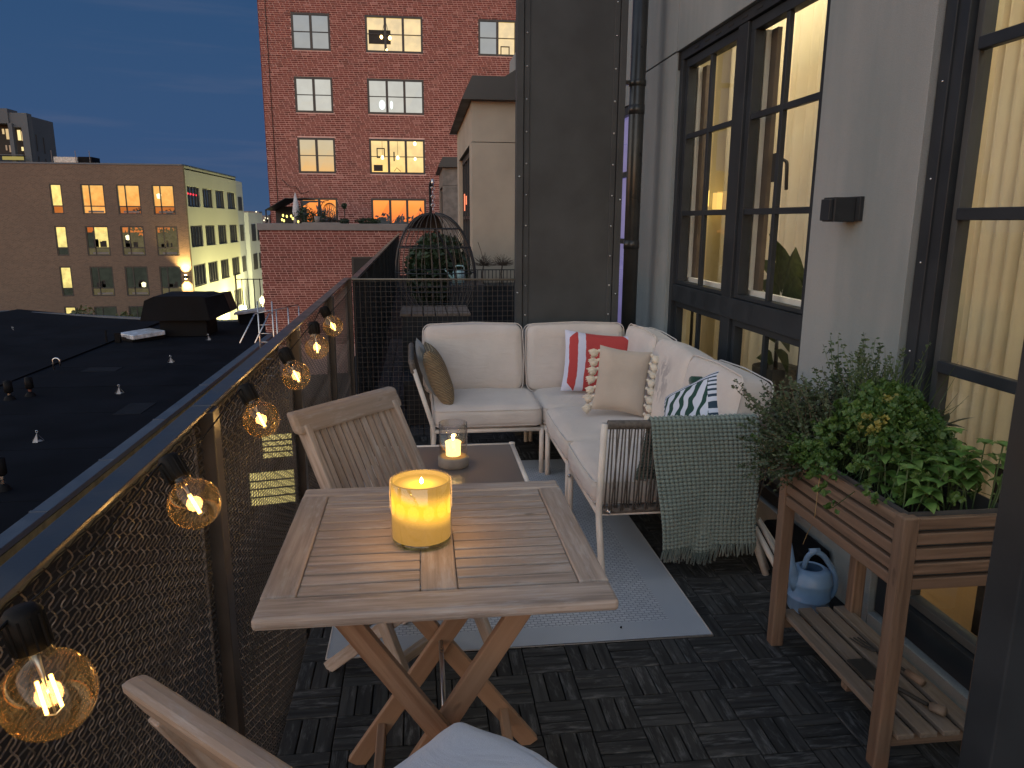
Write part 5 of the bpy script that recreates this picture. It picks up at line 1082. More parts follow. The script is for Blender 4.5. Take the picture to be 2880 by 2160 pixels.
# ---- blanket over the arm
g = G('sage_waffle'); v = g.tc(); nz = g.noise(g.tc((8, 8, 8)), 1, 3); hh = g.n('ShaderNodeAttribute', attribute_name='tc').outputs['Vector']; sx = g.n('ShaderNodeSeparateXYZ', {0: hh}); col = g.mix(g.mr(sx.outputs[2], -.0035, .0028), (.030, .052, .052), (.185, .235, .215)); col = g.mix(g.mr(nz, .3, .7, 0, .3), col, (.10, .14, .13)); M['waffle'] = g.out(g.pbr(col, .97, 0, g.bump(g.noise(v, 500, 2), .3, .002), **{'Sheen Weight': .3}))
bl_ = thing('waffle_blanket', 'sage green waffle blanket with fringe hanging over the near sofa arm', 'blanket', (1.13, 2.78, .1))
def fold(x0, x1, path, name, cx, off=0):
    """path: list of (y, z) control; x0/x1 lists along v"""
    segs = [Vector((0, p[0], p[1])) for p in path]; lens = [0]
    for i in range(1, len(segs)): lens.append(lens[-1]+(segs[i]-segs[i-1]).length)
    L_ = lens[-1]
    def at(v):
        d = v*L_
        for i in range(1, len(segs)):
            if d <= lens[i]+1e-9: t = (d-lens[i-1])/(lens[i]-lens[i-1]); return segs[i-1].lerp(segs[i], t), segs[i]-segs[i-1]
        return segs[-1], segs[-1]-segs[-2]
    nx = cx*8; nv = int(L_/ .0165*8)
    def wf(u, v): return .0044*(math.sin(u*cx*6.2832)*1.0+math.sin(v*L_/.0165*6.2832))*.7
    def fn(u, v):
        p, d = at(v); xa = x0[0]+(x0[1]-x0[0])*v; xb = x1[0]+(x1[1]-x1[0])*v; x = xa+(xb-xa)*u
        nrm = Vector((0, d.z, -d.y)).normalized(); down = max(0, min(1, (.66-p.z)/.5))
        wav = .009*math.sin(u*9+1+off)*down+.014*math.sin(u*4.2+off*2+v*2)*down+.004*noise.noise(Vector((u*6, v*6, off)))
        return Vector((x+.006*math.sin(v*9+u*3), p.y, p.z))+nrm*(wf(u, v)+wav)
    m = MB(); m.grid(fn, nx, nv, lambda u, v: (u*.4, v*L_, wf(u, v))); return m, fn
pth = [(2.87, .40), (2.845, .50), (2.825, .60), (2.815, .66), (2.806, .682), (2.795, .690), (2.782, .684), (2.773, .665), (2.765, .60), (2.755, .45), (2.750, .30), (2.747, .155)]
m, fn = fold((.87, .955), (1.335, 1.372), pth, 'blanket', 24); m.build('cloth', M['waffle'], bl_, solid=.004)
m2 = MB(); rr = random.Random(4)
def fringe(m, p, L_=.05, dx=0, dy=-.01):
    p = Vector(p); pts = [p, p+Vector((dx*.3+rr.uniform(-.003, .003), dy*.3, -L_*.35)), p+Vector((dx+rr.uniform(-.007, .007), dy+rr.uniform(-.004, .004), -L_))]; m.tube(pts, [.0032, .0036, .0030], 5)
for k in range(58): fringe(m2, fn((k+.5)/58, .995), rr.uniform(.048, .066), -.012*(1-k/58), .0)
m2.build('fringe', M['waffle'], bl_, kind='stuff')
pth2 = [(2.79, .60), (2.785, .45), (2.777, .25), (2.770, .12)]
m, fn = fold((.94, .985), (1.20, 1.21), pth2, 'b2', 14, 1.3); m.build('inner_fold', M['waffle'], bl_, solid=.003); m2 = MB()
for k in range(34): fringe(m2, fn((k+.5)/34, .995), rr.uniform(.045, .06), -.006, -.004)
m2.build('inner_fringe', M['waffle'], bl_, kind='stuff')

# ---- coffee table and lantern
ct_ = thing('coffee_table', 'low outdoor coffee table with a brown grey glass top and cream tube frame', 'coffee table', (.105, 3.13, 0)); TZ = .40
x0, x1, y0, y1 = -.215, .425, 2.83, 3.465
for pts in ([(x0, y0, TZ-.012), (x1, y0, TZ-.012)], [(x0, y1, TZ-.012), (x1, y1, TZ-.012)], [(x0, y0, TZ-.012), (x0, y1, TZ-.012)], [(x1, y0, TZ-.012), (x1, y1, TZ-.012)]): tubes('frame_rail', ct_, [pts], .013)
for (x, y) in ((x0, y0), (x1, y0), (x0, y1), (x1, y1)): tubes('leg', ct_, [[(x, y, 0), (x, y, TZ+.003)]], .015)
M['glasstop'] = flat('frosted_brown_glass', (.135, .115, .105), .33, 0, .02, 1, 0); m = MB(); m.box(x0+.012, x1-.012, y0+.012, y1-.012, TZ-.012, TZ-.003); m.build('table_top', M['glasstop'], ct_)
ln_ = thing('glass_lantern', 'glass candle lantern with a concrete foot on the coffee table', 'lantern', (.127, 3.16, TZ)); cx_, cy_ = .127, 3.16
m = MB(); m.lathe([(0, .0), (.064, 0), (.068, .004), (.068, .040), (.064, .044), (0, .044)], (cx_, cy_, TZ-.002), 40); m.build('foot', flat('concrete', (.24, .21, .18), .85, 0, .15, 20, .3), ln_)
m = MB(); m.lathe([(.0625, .044), (.0625, .195), (.0595, .195), (.0595, .048)], (cx_, cy_, TZ), 48); m.build('glass_cylinder', M['clear'], ln_)
m = MB(); m.lathe([(0, .0), (.032, .0), (.033, .052), (.036, .062), (.030, .066), (.026, .056), (0, .054)], (cx_, cy_, TZ+.0445), 28); m.build('candle', emis('pillar_candle_wax', (1, .74, .26), 3.2), ln_)
m = MB(); m.lathe([(0, 0), (.0065, .008), (.006, .014), (.003, .024), (0, .032)], (cx_, cy_, TZ+.112), 12); m.build('flame', emis('flame', (1, .62, .2), 30), ln_)
m = MB(); m.lathe([(.058, 0), (.030, .004), (0, .004)], (cx_, cy_, TZ+.043), 30); m.build('sand', flat('warm_sand', (.45, .27, .12), .9), ln_)
plight('candle_light', (cx_, cy_, TZ+.15), (1, .56, .20), 1.0, .012, ln_)

# ---- folding teak table
tt = thing('folding_table', 'square folding teak table with slatted top and crossed legs', 'table', (.023, 1.635, 0)); Z = .74
def plank(parent, name, x0, x1, y0, y1, z0, z1, mt_='teak', bv=.003, **k):
    m = MB(); m.box(x0, x1, y0, y1, z0, z1); return m.build(name, M[mt_], parent, bv, **k)
plank(tt, 'frame_board', -.325, .372, 1.292, 1.374, Z-.026, Z, bv=.008); plank(tt, 'frame_board', -.325, .372, 1.925, 1.985, Z-.026, Z, bv=.008)
plank(tt, 'frame_board', -.325, -.256, 1.3755, 1.9235, Z-.026, Z, bv=.005); plank(tt, 'frame_board', .309, .372, 1.3755, 1.9235, Z-.026, Z, bv=.005); plank(tt, 'centre_board', -.0125, .0605, 1.3755, 1.9235, Z-.024, Z-.001, bv=.003)
n_ = 12; pt_ = (1.9235-1.3755)/n_
for k in range(n_):
    for (a, b) in ((-.2545, -.0145), (.0625, .3075)): plank(tt, 'slat', a, b, 1.3755+k*pt_+.0034, 1.3755+(k+1)*pt_-.0034, Z-.020, Z-.0015-.001*random.random(), bv=.002)
m = MB(); m.box(-.25, .30, 1.40, 1.43, Z-.055, Z-.027); m.box(-.25, .30, 1.87, 1.90, Z-.055, Z-.027); m.build('under_batten', M['teakleg'], tt)
def leg_(a, b, w_=.048, t_=.022, name='leg', par=None, mt_='teakleg'):
    m = MB(); m.bar(a, b, t_, w_, (0, 0, 1)); return m.build(name, M[mt_], par or tt, .0025)
leg_((-.205, 1.435, .705), (.27, 1.435, .0)); leg_((.245, 1.462, .705), (-.20, 1.462, .0))
leg_((-.235, 1.845, .705), (.285, 1.845, .0)); leg_((.27, 1.818, .705), (-.205, 1.818, .0))
plank(tt, 'stretcher', -.142, -.120, 1.44, 1.85, .075, .125, 'teakleg'); plank(tt, 'stretcher', .195, .217, 1.44, 1.85, .075, .125, 'teakleg')
m = MB(); m.tube([(.033, 1.42, .36), (.033, 1.86, .36)], .006, 6); m.build('pivot_rod', M['steel'], tt)
# big glowing candle in frosted glass
bc_ = thing('frosted_glass_candle', 'large glowing yellow candle in a frosted glass cylinder on the teak table', 'candle', (-.010, 1.612, Z)); cx_, cy_ = -.010, 1.612
g = G('glowing_wax'); v = g.tc(); sx = g.n('ShaderNodeSeparateXYZ', {0: v}); zz_ = sx.outputs[2]; sp = g.noise(v, 900, 2, .7); bg_ = g.noise(v, 22, 3)
tilt = g.mt('ADD', zz_, g.mt('MULTIPLY', sx.outputs[0], .13))
band_ = g.mr(g.mt('ABSOLUTE', g.mt('SUBTRACT', tilt, .094)), .004, .045, 1, 0); lowf = g.mr(zz_, .01, .09, .0, 1)
st = g.mt('ADD', .42, g.mt('ADD', g.mt('MULTIPLY', band_, 1.25), g.mt('MULTIPLY', lowf, .10))); st = g.mt('MULTIPLY', st, g.mr(sp, .3, .6, .80, 1.10)); st = g.mt('MULTIPLY', st, g.mr(bg_, .3, .7, .97, 1.03))
col = g.mix(band_, (1, .545, .105), (1, .50, .022)); em = g.n('ShaderNodeEmission', {0: col, 1: st}).outputs[0]; df = g.pbr((.05, .03, .01), .6, 0, g.bump(sp, .4, .002)); wax = g.out(g.n('ShaderNodeAddShader', {0: em, 1: df}).outputs[0])
m = MB(); m.lathe([(.0665, .014), (.0668, .146), (.0645, .148), (.0625, .146), (.0620, .1365)], (cx_, cy_, Z), 64); m.build('frosted_wax_wall', wax, bc_)
g = G('wax_pool'); v = g.tc(); dd = g.n('ShaderNodeVectorMath', {0: g.n('ShaderNodeVectorMath', {0: v, 1: (1, 1, 0)}, operation='MULTIPLY').outputs[0]}, operation='LENGTH').outputs['Value']
st = g.mr(dd, .0, .062, 2.4, .75); col = g.mix(g.mr(dd, .01, .045), (1, .62, .06), (1, .52, .10)); pool = g.out(g.n('ShaderNodeEmission', {0: col, 1: st}).outputs[0])
m = MB(); m.lathe([(0, .1345), (.02, .1346), (.045, .1355), (.062, .1375)], (cx_, cy_, Z), 48); m.build('wax_pool', pool, bc_)
m = MB(); m.lathe([(0, 0), (.004, .004), (.004, .008), (.002, .012), (0, .016)], (cx_+.002, cy_, Z+.1365), 12); m.build('flame', emis('flame_bright', (1, .8, .4), 40), bc_)
M['greenglass'] = glass('thick_green_glass', (.55, .66, .40), .06, 1.0); m = MB(); m.lathe([(0, .0005), (.062, .0005), (.0675, .004), (.069, .012), (.0705, .0145), (.0705, .147), (.0685, .149), (.0675, .147)], (cx_, cy_, Z), 64); m.build('glass_cylinder', M['clear'], bc_)
m = MB(); m.lathe([(0, .001), (.061, .001), (.066, .004), (.067, .0135), (0, .0135)], (cx_, cy_, Z), 64); m.build('glass_foot', M['greenglass'], bc_)
plight('candle_glow', (cx_, cy_, Z+.175), (1, .60, .16), .9, .03, bc_)
for k_ in range(10): plight('added_candle_fill', (cx_+.102*math.cos(k_*.6283), cy_+.102*math.sin(k_*.6283), Z+.085), (1, .50, .13), .075, .030, bc_)  # ring of added lamps outside the glass makes the warm pool on the table

# ---- folding chairs
def chair(lab, cx, cy, face, group='folding teak chairs', label_only=False):
    rz = math.atan2(-face[0], face[1]); t = thing('folding_chair', lab, 'chair', (cx, cy, 0), rz, group)
    Bd = lambda nm, m, mt_='teak', bv=.003: m.build(nm, M[mt_], t, bv, local=True)
    def yb(z): return -.335+(.88-z)*.54          # the lean of the back
    for s in (-1, 1):
        m = MB(); m.bar((s*.198, yb(.835), .835), (s*.198, yb(.30)+.0, .30), .024, .045, (0, 1, 0)); Bd('back_stile', m)
        m = MB(); m.bar((s*.198, yb(.30), .31), (s*.198, .135, 0.0), .024, .042, (0, 1, 0)); Bd('front_leg', m, 'teak')
        m = MB(); m.bar((s*.172, .19, .425), (s*.172, -.285, 0.0), .022, .042, (0, 0, 1)); Bd('rear_leg', m, 'teak')
        m = MB(); m.box(s*.15-.011, s*.15+.011, -.19, .21, .41, .44); Bd('seat_rail', m)
    m = MB(); nn = 12; prof = []
    vs = []
    for i in range(nn+1):
        u = -1+2*i/nn; x = u*.235; cv = 0; top = .882
        for (dy, dz) in ((-.019, -.066), (.019, -.066), (.019, 0), (-.019, 0)): vs.append((x, yb(top+dz)+cv+dy, top+dz))
    fs = [(0, 1, 2, 3), tuple(nn*4+k for k in (3, 2, 1, 0))]
    for i in range(nn):
        for k in range(4): a = i*4+k; b = i*4+(k+1) % 4; fs.append((a, a+4, b+4, b))
    m.add(vs, fs, [(v[0]+7, v[2]+3, v[1]) for v in vs]); m.build('top_rail', M['teak'], t, .013, local=True, fixn=True)
    for k in range(12):
        x = -.160+.0291*k; cv = 0; m = MB(); m.bar((x, yb(.825)+cv, .825), (x, yb(.46)+cv*.3, .46), .011, .019, (1, 0, 0)); Bd('back_slat', m, 'teak', .002)
    m = MB(); m.box(-.186, .186, yb(.45)-.011, yb(.45)+.011, .43, .47); Bd('back_lower_rail', m)
    for k in range(9):
        y = -.185+.048*k; m = MB(); m.box(-.162, .162, y-.019, y+.019, .441, .457); Bd('seat_slat', m, 'teak', .003)
    m = MB(); m.box(-.16, .16, -.19, -.165, .15, .18); m.box(-.186, .186, .02, .045, .12, .15); Bd('stretcher', m)
    return t
ch1 = chair('folding teak chair with its slatted back beside the railing, behind the table', -.004, 2.23, (.763, -.646))
ch2 = chair('folding teak chair in the foreground, only its rounded back rail and cushion visible', .012, 1.005, (.67, .742))
# foreground chair: white cushion
cz = thing('white_seat_cushion', 'white puffy seat cushion on the foreground chair', 'cushion', (.012, 1.02, .457), math.atan2(-.67, .742))
m = MB(); cushion(m, .335, .385, .07, Matrix.Translation((.030, .02, .043)), .032, .028, seed=12, wr=.010, n=14); m.build('cover', M['white_cloth'], cz, local=True)
m = MB(); m.tube([(-.13, .205, .03), (-.14, .225, -.0), (-.135, .23, -.035)], .007, 6); m.build('tie', M['white_cloth'], cz, local=True)

# ---- rug
g = G('woven_rug'); v = g.tc((1, 1, 1), 'Object'); sx = g.n('ShaderNodeSeparateXYZ', {0: v}); br = g.n('ShaderNodeTexBrick', {'Vector': v, 'Color1': (1, 1, 1), 'Color2': (.72, .72, .72), 'Mortar': (0, 0, 0), 'Scale': 1.0, 'Mortar Size': .0022, 'Mortar Smooth': .6, 'Brick Width': .026, 'Row Height': .016}).outputs[0]
fine = g.mt('MULTIPLY', g.mt('SINE', g.mt('MULTIPLY', sx.outputs[0], 900)), g.mt('SINE', g.mt('MULTIPLY', sx.outputs[1], 700)))
def insd(x, a, b): return g.mt('MULTIPLY', g.mt('GREATER_THAN', x, a), g.mt('LESS_THAN', x, b))
ins = g.mt('MULTIPLY', insd(sx.outputs[0], -.225, .895), insd(sx.outputs[1], 2.44, 4.25))
h_ = g.n('ShaderNodeMixRGB', {0: ins, 1: g.mr(fine, -1, 1, .5, .8), 2: br}).outputs[0]
nz = g.noise(v, 3, 5); col = g.mix(h_, (.21, .225, .245), (.53, .55, .58)); col = g.mix(g.mr(nz, .3, .7, 0, .25), col, (.30, .33, .38)); col = g.mix(g.mt('MULTIPLY', g.mt('SUBTRACT', 1, ins), .35), col, (.36, .40, .45))
M['rug'] = g.out(g.pbr(col, .92, 0, g.bump(h_, .55, .006)))
ru = thing('outdoor_rug', 'pale blue grey woven outdoor rug with a raised basket pattern and light border', 'rug', (.336, 3.36, 0)); m = MB()
m.grid(lambda u, v_: Vector((-.345+1.363*u, 2.326+2.05*v_, .0065+.0012*noise.noise(Vector((u*4, v_*5, 0))))), 30, 40); o = m.build('weave', M['rug'], ru)
WMi = WM[ru.name]; o.location = (0, 0, 0)
m = MB(); m.tube([(-.345, 2.326, .004), (1.018, 2.322, .004), (1.018, 4.376, .004), (-.345, 4.376, .004)], .0042, 6, close=True); m.build('border', flat('rug_binding', (.36, .36, .37), .9, 0, .1, 30), ru)
# rug texture uses object coords of the part: keep world-like coordinates
o.data.transform(Matrix.Translation((.336, 3.36, 0))); o.location = (-.336, -3.36, 0)

# ---- string lights
g = G('amber_bulb_glass'); lw = g.n('ShaderNodeLayerWeight', {'Blend': .35}).outputs['Facing']; fr = schlick(g)
tr = g.n('ShaderNodeBsdfTransparent', {0: g.mix(lw, (.98, .92, .80), (.80, .66, .42))}).outputs[0]; tl_ = g.n('ShaderNodeBsdfTranslucent', {0: (1, .72, .36)}).outputs[0]
s1 = g.n('ShaderNodeMixShader', {0: g.mr(lw, 0, 1, .012, .05), 1: tr, 2: tl_}).outputs[0]; gl = g.n('ShaderNodeBsdfGlossy', {'Color': (1, .93, .82), 'Roughness': .06}).outputs[0]
M['amber'] = g.out(g.n('ShaderNodeMixShader', {0: g.mt('ADD', g.mt('MULTIPLY', fr, .9), .02), 1: s1, 2: gl}).outputs[0])
M['filament'] = emis('filament', (1, .58, .13), 12); M['socket'] = flat('socket_black', (.007, .006, .005), .6, 0, .2, 30, spec=.15)
sl_ = thing('string_lights', 'string of round amber filament bulbs hanging along the inside of the railing', 'string lights', (-.38, 1.8, 1.0))
BP = [(-.345, .650, 1.035), (-.345, 1.106, 1.041), (-.345, 1.594, 1.041), (-.345, 2.060, 1.040), (-.342, 2.465, 1.052), (-.340, 2.92, 1.058)]
BD = [(-.20, .05, 1), (-.55, .35, .85), (-.45, .30, .85), (-.42, .25, .85), (-.12, .2, 1), (-.42, .05, .85)]
cab = [(-.41, .1, 1.07)]
for i, (p, d) in enumerate(zip(BP, BD)):
    p = Vector(p); d = Vector(d).normalized(); x = d.orthogonal().normalized(); y = d.cross(x); Q = Matrix((x, y, d)).transposed().to_4x4(); Q.translation = p
    if i == 0: Rr = .0405
    else: Rr = .0385
    m = MB(); prof = [(Rr*math.sin(a), -Rr*math.cos(a)) for a in [math.pi*.86*k/22 for k in range(23)]]+[(.0155, Rr*1.03), (.0145, Rr*1.28)]
    m.lathe(prof, (0, 0, 0), 40, Q); b = m.build('bulb', M['amber'], sl_)
    m = MB()
    for sx_ in ((-.0065, .0065) if i == 0 else (-.0012, .0012)): m.tube([Q @ Vector((sx_, 0, -.017)), Q @ Vector((sx_*.9, 0, .016))], .0017, 8)
    m.build('filament', M['filament'], b); m = MB(); m.tube([Q @ Vector((0, 0, .043)), Q @ Vector((0, 0, .005)), Q @ Vector((0, 0, -.020))], [.004, .0012, .001], 6); m.tube([Q @ Vector((-.0065, 0, -.018)), Q @ Vector((0, 0, -.021)), Q @ Vector((.0065, 0, -.018))], .0008, 4); m.build('glass_stem', M['steel'], b)
    m = MB(); m.lathe([(.0155, Rr*1.12), (.0165, Rr*1.14), (.0175, Rr*1.2+.032), (.012, Rr*1.2+.038), (0, Rr*1.2+.038)], (0, 0, 0), 20, Q)
    for k in range(12): a = k*.5236; m.tube([Q @ Vector((.0172*math.cos(a), .0172*math.sin(a), Rr*1.16)), Q @ Vector((.0178*math.cos(a), .0178*math.sin(a), Rr*1.2+.03))], .0012, 4)
    m.build('socket', M['socket'], sl_)
    plight('bulb_light', tuple(p), (1, .58, .20), .32, .012, sl_); top = Q @ Vector((0, 0, Rr*1.2+.036))
    cab += [tuple(top+Vector((-.004, -.02, -.004))), tuple(top), tuple(top+Vector((-.004, .02, -.006)))]
    if i < 5: mid = (Vector(BP[i+1])+p)/2; cab += [(-.402, mid.y, 1.066)]
cab += [(-.41, 3.4, 1.05), (-.42, 4.1, 1.04), (-.43, 4.85, 1.05)]
m = MB(); m.tube(fillet(cab, .012, 3), .0018, 6); m.build('cable', M['socket'], sl_)

# ---- raised planter
pl_ = thing('raised_planter', 'raised wooden planter box with slatted sides and a lower shelf beside the wall', 'planter', (1.35, 1.95, 0)); px0, px1, py0, py1, pz = 1.198, 1.525, 1.625, 2.275, .732
for (x, y) in ((px0+.021, py0+.021), (px0+.021, py1-.021), (px1-.021, py0+.021), (px1-.021, py1-.021)): plank(pl_, 'leg', x-.0215, x+.0215, y-.0215, y+.0215, 0, pz, 'acacia', .005)
hs = .0315
for k in range(5):
    z1 = pz-.004-k*.0415; z0 = z1-hs
    plank(pl_, 'side_slat', px0+.004, px0+.022, py0+.0435, py1-.0435, z0, z1, 'acacia'); plank(pl_, 'end_slat', px0+.0435, px1-.0435, py0+.004, py0+.022, z0, z1, 'acacia')
    plank(pl_, 'side_slat', px1-.022, px1-.004, py0+.0435, py1-.0435, z0, z1, 'acacia'); plank(pl_, 'end_slat', px0+.0435, px1-.0435, py1-.022, py1-.004, z0, z1, 'acacia')
m = MB(); a, b, c_, d = px0+.0235, px1-.0235, py0+.0235, py1-.0235
m.box(a, b, c_, d, .53, .54); m.box(a, a+.003, c_, d, .54, pz+.006); m.box(b-.003, b, c_, d, .54, pz+.006); m.box(a+.003, b-.003, c_, c_+.003, .54, pz+.006); m.box(a+.003, b-.003, d-.003, d, .54, pz+.006); m.build('metal_liner', flat('liner_metal', (.08, .085, .09), .35, .3, .1), pl_)
m = MB(); m.grid(lambda u, v_: Vector((a+.003+(b-a-.006)*u, c_+.003+(d-c_-.006)*v_, .685+.01*noise.noise(Vector((u*9, v_*15, 0))))), 20, 30); m.build('soil', flat('soil', (.015, .012, .010), .95, 0, .4, 40, .8, 90), pl_)
plank(pl_, 'shelf_batten', px0+.044, px1-.044, py0+.01, py0+.030, .062, .097, 'acacia'); plank(pl_, 'shelf_batten', px0+.044, px1-.044, py1-.03, py1-.01, .062, .097, 'acacia')
for k in range(4): x = px0+.048+k*.067; plank(pl_, 'shelf_slat', x, x+.050, py0-.012, py1+.01, .098, .114, 'oldwood', .003)
plank(pl_, 'shelf_brace', px0+.05, px1-.05, 1.86, 1.89, .075, .097, 'acacia')
# rake head / driftwood hook on the shelf
t = thing('garden_trowel', 'small dark garden trowel with a pale round grip lying on the planter shelf', 'trowel', (1.40, 1.78, .115)); m = MB(); m.tube([(1.405, 1.70, .128), (1.418, 1.665, .135)], .014, 10); m.build('grip', M['oldwood'], t); m = MB(); m.tube([(1.34, 1.86, .122), (1.37, 1.80, .120), (1.40, 1.71, .126)], .006, 6); m.box(1.30, 1.36, 1.85, 1.95, .118, .124); m.build('blade', M['silh'], t)
t = thing('garden_fork', 'small hand fork with a wooden grip lying at the back of the planter shelf', 'hand fork', (1.43, 1.9, .115)); m = MB(); m.tube([(1.44, 1.86, .128), (1.45, 1.80, .130)], .012, 10); m.build('grip', M['acacia'], t); m = MB(); m.tube([(1.42, 1.98, .122), (1.44, 1.86, .128)], .005, 5)
for k in (-1, 0, 1): m.tube([(1.42, 1.98, .122), (1.405+.014*k, 2.02, .122), (1.395+.014*k, 2.07, .120)], .003, 4)
m.build('tines', M['silh'], t)
# twine
m = MB(); m.tube([(1.199, 2.03, .735), (1.194, 2.03, .66), (1.196, 2.035, .575), (1.22, 2.08, .53), (1.25, 2.16, .46), (1.26, 2.2, .40)], .0012, 4); tag(m.build('twine', flat('twine', (.35, .25, .12), .9)), 'thin loose twine hanging down the planter side', 'twine')

# ---- herbs
M['parsley'] = leafmat('parsley_leaf', (.045, .105, .022), (.085, .165, .036), (.030, .07, .016)); M['yellowleaf'] = leafmat('yellowed_parsley', (.22, .24, .05), (.30, .27, .07)); M['basil'] = leafmat('basil_leaf', (.085, .19, .040), (.14, .26, .065)); M['thyme'] = leafmat('thyme_leaf', (.040, .065, .028), (.075, .105, .048)); M['sage'] = leafmat('sage_leaf', (.12, .15, .11), (.17, .20, .15)); M['chive'] = leafmat('chive_blade', (.04, .08, .02), (.08, .13, .035))
M['herbstem'] = flat('herb_stem', (.05, .09, .03), .6)
rr = random.Random(77)
def sprig(mb, mstem, base, tip, nleaf, ls, droop=0, fan=None):
    b = Vector(base); t = Vector(tip); mid = b.lerp(t, .5)+Vector((rr.uniform(-.01, .01), rr.uniform(-.01, .01), .012)); mstem.tube([b, mid, t], [.0016, .0012, .0008], 3, cap=False)
    for k in range(nleaf):
        u = rr.uniform(.35, 1.02); p = b*(1-u)**2+mid*2*u*(1-u)+t*u*u; d = Vector((rr.gauss(0, 1), rr.gauss(0, 1), rr.gauss(.3, .7))).normalized(); l = ls*rr.uniform(.7, 1.3)
        s = d.orthogonal().normalized()*l*.32; mb.add([p, p+d*l*.5+s, p+d*l, p+d*l*.5-s], [(0, 1, 2, 3)], [tuple(p)]*4)
def curly(mb, c, r):      # a crinkled parsley leaf cluster: ruffled little fans
    for q in range(6):
        d = Vector((rr.gauss(0, 1), rr.gauss(0, 1), rr.gauss(.5, .8))).normalized(); x = d.orthogonal().normalized(); y = d.cross(x); o = Vector(c)+x*rr.uniform(-r, r)*.8+y*rr.uniform(-r, r)*.8+d*rr.uniform(-.3, .3)*r; vs = [o]; n = 8; rad = r*rr.uniform(.45, .75)
        for k in range(n): a = 6.283*k/n; rd = rad*(1 if k % 2 else .72); vs.append(o+x*rd*math.cos(a)+y*rd*math.sin(a)+d*rad*(.45 if k % 2 else .12))
        mb.add(vs, [(0, 1+k, 1+(k+1) % n) for k in range(n)], [tuple(o)]*(n+1))
def herb(name, lab, cat, loc): return thing(name, lab, cat, loc)
pp = herb('parsley', 'lush curly parsley filling the middle of the planter box', 'herb', (1.36, 1.95, .69)); mb, ms_ = MB(), MB()
for k in range(720):
    u, v_ = rr.random(), rr.random(); bx = 1.25+.24*rr.random(); by = 1.83+.33*rr.random(); a = rr.random()*6.283; sp = abs(rr.gauss(0, .55)); hx = 1.36+.165*sp*math.cos(a)*1.1; hy = 1.955+.235*sp*math.sin(a); q = min(1.25, math.hypot((hx-1.355)/.17, (hy-1.97)/.24)); hz = .962-.15*q**1.8+rr.uniform(-.05, .03)
    if hx > 1.60: continue
    curly(mb, (hx, hy, hz), .021)
    if k % 3 == 0: ms_.tube([(bx, by, .69), ((bx+hx)/2, (by+hy)/2, (hz+.73)/2+.02), (hx, hy, hz-.005)], .0013, 3, cap=False)
for k in range(90):   # hanging over the side
    hy = rr.uniform(1.98, 2.22); hx = 1.19-rr.uniform(-.04, .035); hz = .79-rr.uniform(0, .075); curly(mb, (hx, hy, hz), .018)
mb.build('foliage', M['parsley'], pp, kind='stuff'); ms_.build('stems', M['herbstem'], pp, kind='stuff'); mb = MB()
for (x, y, z) in ((1.245, 1.90, .925), (1.262, 1.875, .90), (1.275, 1.865, .925), (1.25, 1.88, .885), (1.29, 1.90, .905), (1.315, 1.92, .965), (1.335, 1.915, .96), (1.225, 1.90, .90)): curly(mb, (x, y, z), .017)
mb.build('yellowed_leaves', M['yellowleaf'], pp, kind='stuff')
tp = herb('thyme', 'wiry grey green thyme spilling over the far end of the planter', 'herb', (1.3, 2.2, .69)); mb, ms_ = MB(), MB()
for k in range(460):
    b = (rr.uniform(1.23, 1.46), rr.uniform(2.10, 2.25), .70); a = rr.random()*6.283; r1 = rr.uniform(.04, .25); t_ = (b[0]-.03+r1*math.cos(a)*.85, b[1]+.06+r1*math.sin(a)*.65, rr.uniform(.70, 1.0)-r1*.28)
    if t_[0] > 1.61: continue
    sprig(mb, ms_, b, t_, 56, .0135)
for k in range(80):
    b = (rr.uniform(1.22, 1.34), rr.uniform(2.12, 2.25), .73); sprig(mb, ms_, b, (b[0]-rr.uniform(.04, .17), b[1]+rr.uniform(-.06, .17), rr.uniform(.60, .82)), 30, .011)
mb.build('foliage', M['thyme'], tp, kind='stuff'); ms_.build('stems', flat('thyme_stem', (.10, .08, .06), .8), tp, kind='stuff')
op = herb('oregano', 'upright small leaved oregano sprigs rising in front of the grey wall', 'herb', (1.42, 2.16, .69)); mb, ms_ = MB(), MB()
for k in range(44):
    b = (rr.uniform(1.34, 1.48), rr.uniform(2.05, 2.24), .72); sprig(mb, ms_, b, (b[0]+rr.uniform(-.09, .10), b[1]+rr.uniform(-.08, .12), rr.uniform(.96, 1.10)), 46, .013)
mb.build('foliage', leafmat('oregano_leaf', (.035, .065, .025), (.06, .095, .035)), op, kind='stuff'); ms_.build('stems', M['herbstem'], op, kind='stuff')
cp = herb('chives', 'thin grassy chives sticking out between parsley and wall', 'herb', (1.44, 2.0, .69)); mb = MB()
for k in range(120):
    b = Vector((rr.uniform(1.36, 1.49), rr.uniform(1.95, 2.2), .72)); a = rr.random()*6.283; r1 = rr.uniform(.02, .16); t_ = b+Vector((r1*math.cos(a)*.8, r1*math.sin(a), rr.uniform(.2, .36)))
    if t_.x > 1.62: t_.x = 1.62
    mb.tube([b, b.lerp(t_, .55)+Vector((0, 0, .05)), t_], [.0017, .0013, .0004], 3, cap=False)
mb.build('blades', M['chive'], cp, kind='stuff')
sg = herb('sage', 'pale grey green sage leaves at the back of the planter by the door frame', 'herb', (1.47, 1.95, .69))
for k in range(16):
    b = (1.48+rr.uniform(-.02, .02), 1.96+rr.uniform(-.06, .08), .88); a = rr.random()*6.283; l = rr.uniform(.05, .085); m = MB(); leaf(m, b, (b[0]+l*math.cos(a)*.6+.01, b[1]+l*math.sin(a)-.01, b[2]+rr.uniform(.01, .07)), .026, .2); m.build('leaf', M['sage'], sg)
m = MB()
for k in range(4): m.tube([(1.47+.01*k, 1.95+.015*k, .7), (1.48, 1.96+.01*k, .9)], .003, 4)
